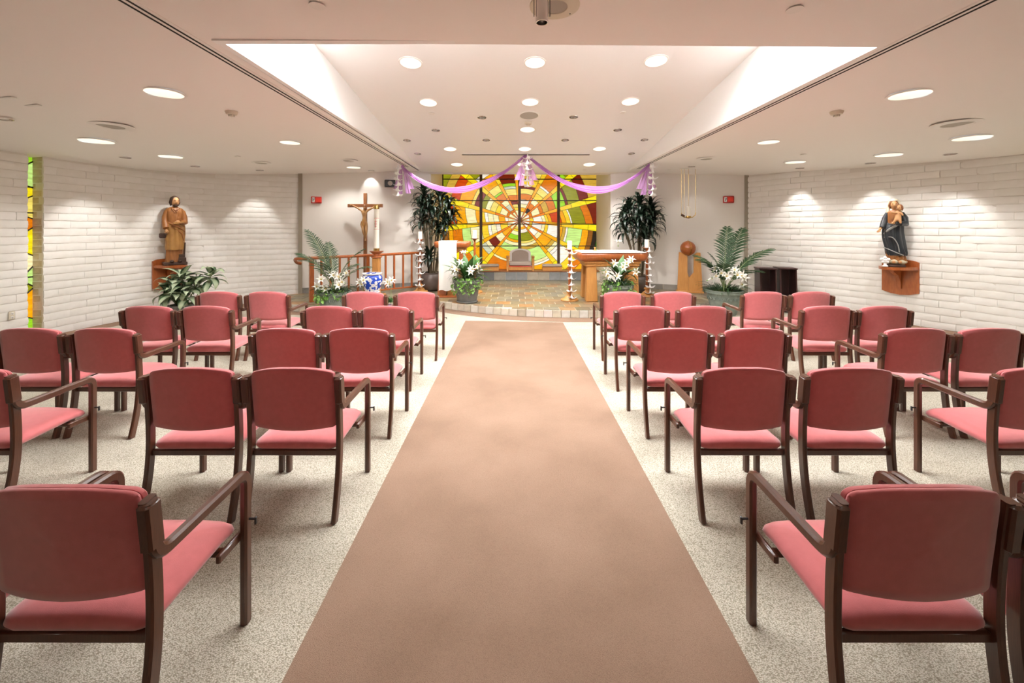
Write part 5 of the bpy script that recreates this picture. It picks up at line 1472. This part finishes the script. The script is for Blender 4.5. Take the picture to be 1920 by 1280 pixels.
# ---------------------------------------------------------------- carved statues on wall brackets
def robe(m, rings, n=40, mi=0):
    """rings: (z, cx, cy, rx, ry, fold amplitude, folds, phase)"""
    RR = []
    P = smoothpath([Vector(r_) for r_ in rings], 4)
    for q in P:
        z, cx_, cy_, rx, ry, am, nf, ph = q; ring = []
        for i in range(n):
            a = 2*pi*i/n; f_ = 1+am*(sin(nf*a+ph)+.5*sin((nf*1.7)*a*1.0-ph*1.3) if False else am and sin(round(nf)*a+ph)+.45*sin((round(nf)+4)*a-ph*1.7))
            ring.append(Vector((cx_+rx*f_*cos(a), cy_+ry*f_*sin(a), z)))
        RR.append(ring)
    m.loft(RR, mi=mi)
def robe2(m, rings, n=44, mi=0):
    P = [Vector(r_) for r_ in rings]; out = []
    Q = smoothpath(P, 5)
    RR = []
    for q in Q:
        z, cx_, cy_, rx, ry, am, ph, tw = q; ring = []
        for i in range(n):
            a = 2*pi*i/n
            f_ = 1+1.5*am*(sin(9*a+ph)+.5*sin(13*a-1.7*ph)+.3*sin(5*a+tw))
            ring.append(Vector((cx_+rx*f_*cos(a), cy_+ry*f_*sin(a), z)))
        RR.append(ring)
    m.loft(RR, mi=mi)
def head(parent, c, s, yaw=0, beard=False, hairmt='carvedark'):
    """face looks to -y"""
    def fn(v):
        x, y, z = v
        w_ = 1.0-.22*max(0, -z)**1.5; x *= w_*.82; y *= .98-.12*max(0, -z)
        if y < -.2:
            nz = math.exp(-((z+.08)/.20)**2)*math.exp(-(x/.16)**2); y -= .24*nz
            y -= .07*math.exp(-((z-.30)/.10)**2)*math.exp(-(x/.5)**2)
            y += .07*(math.exp(-((z-.12)/.12)**2)*(math.exp(-((x-.32)/.16)**2)+math.exp(-((x+.32)/.16)**2)))
            y -= .06*math.exp(-((z+.46)/.07)**2)*math.exp(-(x/.25)**2)
            y -= .08*math.exp(-((z+.80)/.16)**2)*math.exp(-(x/.3)**2)
        return Vector((x, y, z))
    rot = Matrix.Translation(c) @ Matrix.Rotation(yaw, 4, 'Z')
    m = MB(); m.sphere((0, 0, 0), (s, s, s*1.22), 30, 24, fn=fn)
    for k in (-1, 1): m.sphere((k*s*.82, s*.05, 0), (s*.08, s*.16, s*.22), 8, 6)
    m.xf(rot); h = m.put('head', 'skin', parent, ang=80)
    m = MB()
    for k in (-1, 1): m.sphere((k*s*.28, -s*.83, s*.14), (s*.15, s*.08, s*.09), 8, 6)
    m.box((0, -s*.90, -s*.56), (s*.36, s*.07, s*.06))
    for k in (-1, 1): m.tube([(k*s*.14, -s*.88, s*.30), (k*s*.30, -s*.90, s*.36), (k*s*.46, -s*.78, s*.30)], s*.04, 5)
    m.xf(rot); m.put('features', 'carvedark', parent)
    m = MB(); m.sphere((0, s*.17, s*.22), (s*.98, s*1.0, s*1.18), 24, 16, fn=lambda v: v*(1+.05*sin(14*math.atan2(v.y, v.x)+4*v.z)))
    if beard: m.sphere((0, -s*.42, -s*.88), (s*.50, s*.42, s*.46), 16, 12, fn=lambda v: v*(1+.05*sin(12*v.x+6*v.z)))
    for k in (-1, 1): m.tube([(k*s*.78, s*.1, s*.5), (k*s*.92, s*.15, -s*.2), (k*s*.70, s*.3, -s*.95)], [s*.25, s*.26, s*.16], 8)
    # keep the face free of hair
    m.v = [(v[0], max(v[1], -s*.50) if (v[2] > -s*.55 and abs(v[0]) < s*.62) else v[1], v[2]) for v in m.v]
    m.xf(rot); m.put('hair', hairmt, parent, ang=80)
def hand(parent, c, direction, s=.045, mt='skin', curl=.5, up=(0, 0, 1)):
    d = Vector(direction).normalized(); u_ = Vector(up); x = d.cross(u_).normalized(); u_ = x.cross(d)
    m = MB(); c = Vector(c)
    m.tube([c-d*s*.4, c, c+d*s*.55], [s*.30, s*.42, s*.36], 8)
    for q in range(4):
        o = x*(q-1.5)*s*.23; l = (.62, .74, .70, .55)[q]*s
        p = c+d*s*.5+o; m.tube([p, p+d*l*.5-u_*l*.1*curl, p+d*l*(.9-.3*curl)-u_*l*.6*curl], [s*.12, s*.11, s*.08], 6)
    p = c-x*s*.35; m.tube([p, p-x*s*.25+d*s*.25, p-x*s*.22+d*s*.62-u_*s*.1], [s*.14, s*.12, s*.09], 6)
    return m.put('hand', mt, parent)

# bearded man with tool
nrm = Vector((.93, -.36)); wallp = Vector((-6.97, 8.18))
sp = wallp+nrm*.26; zs = .985
yaw_b = math.atan2(nrm.y, nrm.x)+pi/2
t = thing('wall_shelf', 'orange wooden wall bracket carrying the bearded statue', 'shelf', (wallp.x+nrm.x*.02, wallp.y+nrm.y*.02, zs), yaw_b)
def bracket(t, flip=1):
    m = MB(); P_ = [(-.26, -.46), (-.13, -.50), (0, -.515), (.13, -.50), (.26, -.46), (.26, .08), (.18, .11), (0, .125), (-.18, .11), (-.26, .08)]
    m.extrude(P_, -.035, .005); m.put('back_panel', 'cherry', t, smooth=False)
    m = MB(); m.extrude([(.25*cos(R(a)), -.04-.42*sin(R(a))) for a in range(0, 181, 12)], -.05, -.002, axis='z'); m.put('shelf_board', 'cherry', t, ang=30)
    m = MB(); m.extrude([(-.05, -.05), (-.36, -.05), (-.30, -.10), (-.16, -.16), (-.09, -.27), (-.07, -.40), (-.05, -.40)], -.03, .03)
    m.xf(Matrix.Rotation(pi/2, 4, 'Z') ); m.v = [(v[0], v[1], v[2]) for v in m.v]; m.put('corbel', 'cherry', t, smooth=False)
bracket(t)
t = thing('bearded_statue', 'carved brown wooden statue of a bearded man in long robe and apron', 'statue', (sp.x, sp.y, zs), R(48))
H_ = 1.37
m = MB(); m.box((0, 0, .03), (.36, .30, .06), bev=.01); m.put('plinth', 'carvedark', t)
m = MB(); robe2(m, [(.06, 0, 0, .135, .11, .05, 0, 0), (.20, 0, 0, .13, .105, .06, .6, 1), (.42, .0, 0, .135, .11, .05, 1.2, 1), (.66, 0, 0, .14, .115, .04, 2, 0), (.80, 0, 0, .135, .105, .03, 2.6, 0), (.94, 0, 0, .14, .105, .02, 3, 0), (1.06, 0, 0.005, .155, .10, .015, 3.5, 0), (1.12, 0, .01, .12, .08, .01, 3.5, 0), (1.155, 0, .01, .05, .05, 0, 3.5, 0)])
m.put('robe', 'carvewood', t, ang=70)
m = MB(); robe2(m, [(.30, .0, -.012, .142, .122, .03, 1.0, 1), (.34, .0, -.012, .147, .126, .04, 1.1, 1), (.50, .0, -.012, .148, .124, .045, 1.6, 2), (.70, .0, -.012, .152, .122, .05, 2.6, 3), (.76, .0, -.012, .150, .118, .07, 3.2, 3), (.82, 0, -.010, .146, .112, .03, 3.4, 0)]); m.put('apron', 'carvegold', t, ang=70)
m = MB(); m.tube([(-.15, -.02, .86), (-.05, -.135, .80), (.06, -.14, .74), (.15, -.05, .66)], [.016, .022, .022, .014], 8); m.tube([(-.15, -.03, .80), (-.02, -.14, .73), (.1, -.12, .62), (.12, -.12, .48)], [.012, .016, .014, .008], 8)
m.tube([(-.14, -.03, .84), (0, -.14, .77), (.15, -.04, .76)], .012, 8); m.put('sash', 'carvewood', t)
m = MB(); m.tube([(-.06, -.06, 1.13), (0, -.095, 1.08), (.06, -.06, 1.13)], .016, 8); m.tube([(-.07, 0, 1.13), (-.05, -.08, 1.10), (-.01, -.1, 1.04)], .014, 8); m.tube([(.07, 0, 1.13), (.05, -.08, 1.10), (.01, -.1, 1.04)], .014, 8); m.put('collar', 'carvewood', t)
m = MB(); m.tube([(-.115, 0, 1.07), (-.150, -.005, .95), (-.155, -.02, .85), (-.150, -.09, .76), (-.145, -.11, .73)], [.050, .050, .048, .055, .048], 12); m.put('sleeve', 'carvewood', t)
m = MB(); m.tube([(.115, 0, 1.07), (.150, -.005, .95), (.150, -.05, .84), (.10, -.13, .84), (.06, -.15, .85)], [.050, .050, .050, .050, .042], 12); m.put('sleeve', 'carvewood', t)
hand(t, (-.145, -.125, .685), (0, -.1, -1), .055, up=(0, -1, 0))
hand(t, (.03, -.165, .86), (-1, -.15, .0), .055)
head(t, (.0, -.02, 1.255), .082, .25, True, 'carvedark')
m = MB(); m.tube([(0, .01, 1.11), (0, -.005, 1.20)], .038, 12); m.put('neck', 'skin', t)
m = MB(); m.tube([(-.17, -.02, .60), (-.16, -.16, .62), (-.15, -.22, .61)], .012, 8); m.box((-.19, -.05, .585), (.11, .05, .09), bev=.012); m.put('mallet', 'carvedark', t)
m = MB(); m.box((.03, -.175, .835), (.16, .06, .035), rot=Matrix.Rotation(R(-12), 4, 'Y'), bev=.006); m.put('book', 'carvegold', t)
m = MB(); m.box((.10, -.09, .10), (.12, .10, .09), bev=.005); m.tube([(.14, -.05, .10), (.155, -.03, .44)], .014, 8); m.box((.09, -.12, .17), (.08, .03, .08), bev=.004); m.put('tools', 'carvedark', t)
m = MB()
for s in (-1, 1): m.sphere((s*.06, -.12, .075), (.035, .07, .03), 12, 8)
m.put('foot', 'carvedark', t)

# mother and child
nrm = Vector((-.905, -.425)); wallp = Vector((7.03, 7.32)); sp = wallp+nrm*.25; zs = 1.03
yaw_b = math.atan2(nrm.y, nrm.x)+pi/2
t = thing('wall_shelf', 'orange wooden wall bracket carrying the statue of a mother and child', 'shelf', (wallp.x+nrm.x*.02, wallp.y+nrm.y*.02, zs), yaw_b)
bracket(t)
t = thing('mother_statue', 'carved statue of a veiled mother in a black mantle holding a child', 'statue', (sp.x, sp.y, zs), R(-46))
m = MB(); m.lathe([(.14, 0), (.15, .01), (.145, .04), (.12, .05)], 24); m.put('plinth', 'carvedark', t)
m = MB()
for x, y, z, s in ((-.09, -.05, .08, .06), (.0, -.09, .09, .06), (.09, -.05, .085, .065), (.12, .03, .09, .05), (-.12, .04, .08, .05), (.05, .06, .09, .06), (0, 0, .10, .09)): m.sphere((x, y, z), (s, s*.85, s*.7), 12, 8, fn=lambda v: v*(1+.06*sin(9*v.x+7*v.z)))
m.put('cloud_base', 'cloud', t)
m = MB()
for s in (-1, 1):
    m.sphere((.04+s*.04, -.13, .09), (.025, .022, .028), 10, 8)
m.put('cherub_heads', 'skin', t)
m = MB(); robe2(m, [(.10, .02, 0, .125, .10, .07, 0, 0), (.18, .015, 0, .115, .095, .07, .5, 1), (.30, .0, 0, .11, .09, .05, 1, 1), (.60, -.02, 0, .095, .08, .03, 1, 1), (.85, -.02, 0, .09, .075, .02, 1, 0), (.96, 0, 0, .10, .07, .01, 0, 0), (1.00, 0, 0, .05, .05, 0, 0, 0)]); m.put('gown', 'carvewood', t, ang=70)
m = MB(); robe2(m, [(.20, .03, .0, .125, .105, .09, 1.5, 0), (.24, .025, .0, .135, .11, .09, 1.6, 0), (.34, .01, 0, .132, .108, .08, 2, 1), (.48, -.01, 0, .135, .108, .07, 2.4, 2), (.62, -.02, 0, .135, .105, .06, 2.8, 2), (.74, -.01, .005, .13, .10, .05, 3, 1), (.80, 0, .02, .118, .085, .04, 3, 1)]); m.put('mantle', 'mantle', t, ang=70)
m = MB(); m.tube([(-.135, -.03, .58), (-.06, -.12, .66), (.04, -.125, .74), (.13, -.04, .80)], [.014, .02, .02, .014], 8); m.tube(smoothpath([(-.13, -.04, .52), (-.02, -.125, .52), (.05, -.13, .40), (.07, -.12, .26)], 5), .008, 8)
m.tube(smoothpath([(-.14, -.03, .34), (-.05, -.125, .30), (.08, -.12, .23), (.14, -.04, .20)], 5), .008, 8); m.put('mantle_fold', 'mantlerim', t)
m = MB(); m.tube([(-.08, 0, .95), (-.115, -.01, .86), (-.135, -.04, .76), (-.155, -.09, .69)], [.042, .048, .050, .040], 12); m.put('sleeve', 'mantle', t)
m = MB(); m.tube([(.085, 0, .95), (.130, -.005, .86), (.135, -.03, .76), (.08, -.12, .76), (.03, -.13, .77)], [.042, .055, .058, .045, .035], 12); m.put('sleeve', 'mantle', t)
m = MB(); m.tube([(-.172, -.08, .69), (-.185, -.13, .655)], [.022, .018], 8); m.put('forearm', 'skin', t)
hand(t, (-.190, -.155, .640), (-.35, -.8, -.5), .048)
hand(t, (.0, -.145, .77), (-1, -.1, .05), .048)
m = MB(); m.tube([(0, .0, .97), (0, -.01, 1.05)], .030, 12); m.put('neck', 'skin', t)
head(t, (-.005, -.015, 1.095), .064, .2, False, 'walnut')
m = MB(); m.sphere((-.005, .020, 1.115), (.082, .082, .098), 24, 16, fn=lambda v: Vector((v.x, max(v.y, -.30) if v.z < .50 else v.y, v.z)))
m.tube([(-.07, .02, 1.10), (-.085, .02, 1.0), (-.075, -.01, .93)], [.022, .028, .02], 8); m.tube([(.06, .03, 1.10), (.075, .03, 1.0), (.09, .0, .94)], [.022, .028, .02], 8)
m.put('veil', 'veil', t, ang=80)
ch = skin('child', 'skin', t, [(.05, -.13, .84), (.055, -.125, .90), (.055, -.12, .96), (.055, -.12, 1.0), (.01, -.15, .95), (-.04, -.17, .965), (.10, -.14, .94), (.12, -.17, .90), (.02, -.17, .82), (-.01, -.18, .76), (.08, -.17, .82), (.09, -.18, .76)],
          [(0, 1), (1, 2), (2, 3), (2, 4), (4, 5), (2, 6), (6, 7), (0, 8), (8, 9), (0, 10), (10, 11)], [(.04, .035), (.038, .032), (.034, .028), .016, .016, .011, .016, .011, .022, .013, .022, .013])
head(ch, (.072, -.13, 1.035), .046, -.4, False, 'walnut')
# small white bird ornament on the shelf
t = thing('white_ornament', 'small white flower-shaped ornament on the shelf at the feet of the mother statue', 'ornament', (sp.x-.20, sp.y-.04, zs), R(-30))
m = MB(); m.lathe([(.03, 0), (.045, .012), (.022, .04), (.02, .07), (.035, .09)], 16); m.put('foot', 'papwhite', t)
m = MB()
for k in range(5):
    a = 2*pi*k/5+.3; m.sphere((.045*cos(a), 0, .12+.04*sin(a)), (.03, .018, .026), 10, 8)
m.sphere((0, -.01, .12), (.024, .02, .024), 10, 8); m.put('petals', 'papwhite', t)
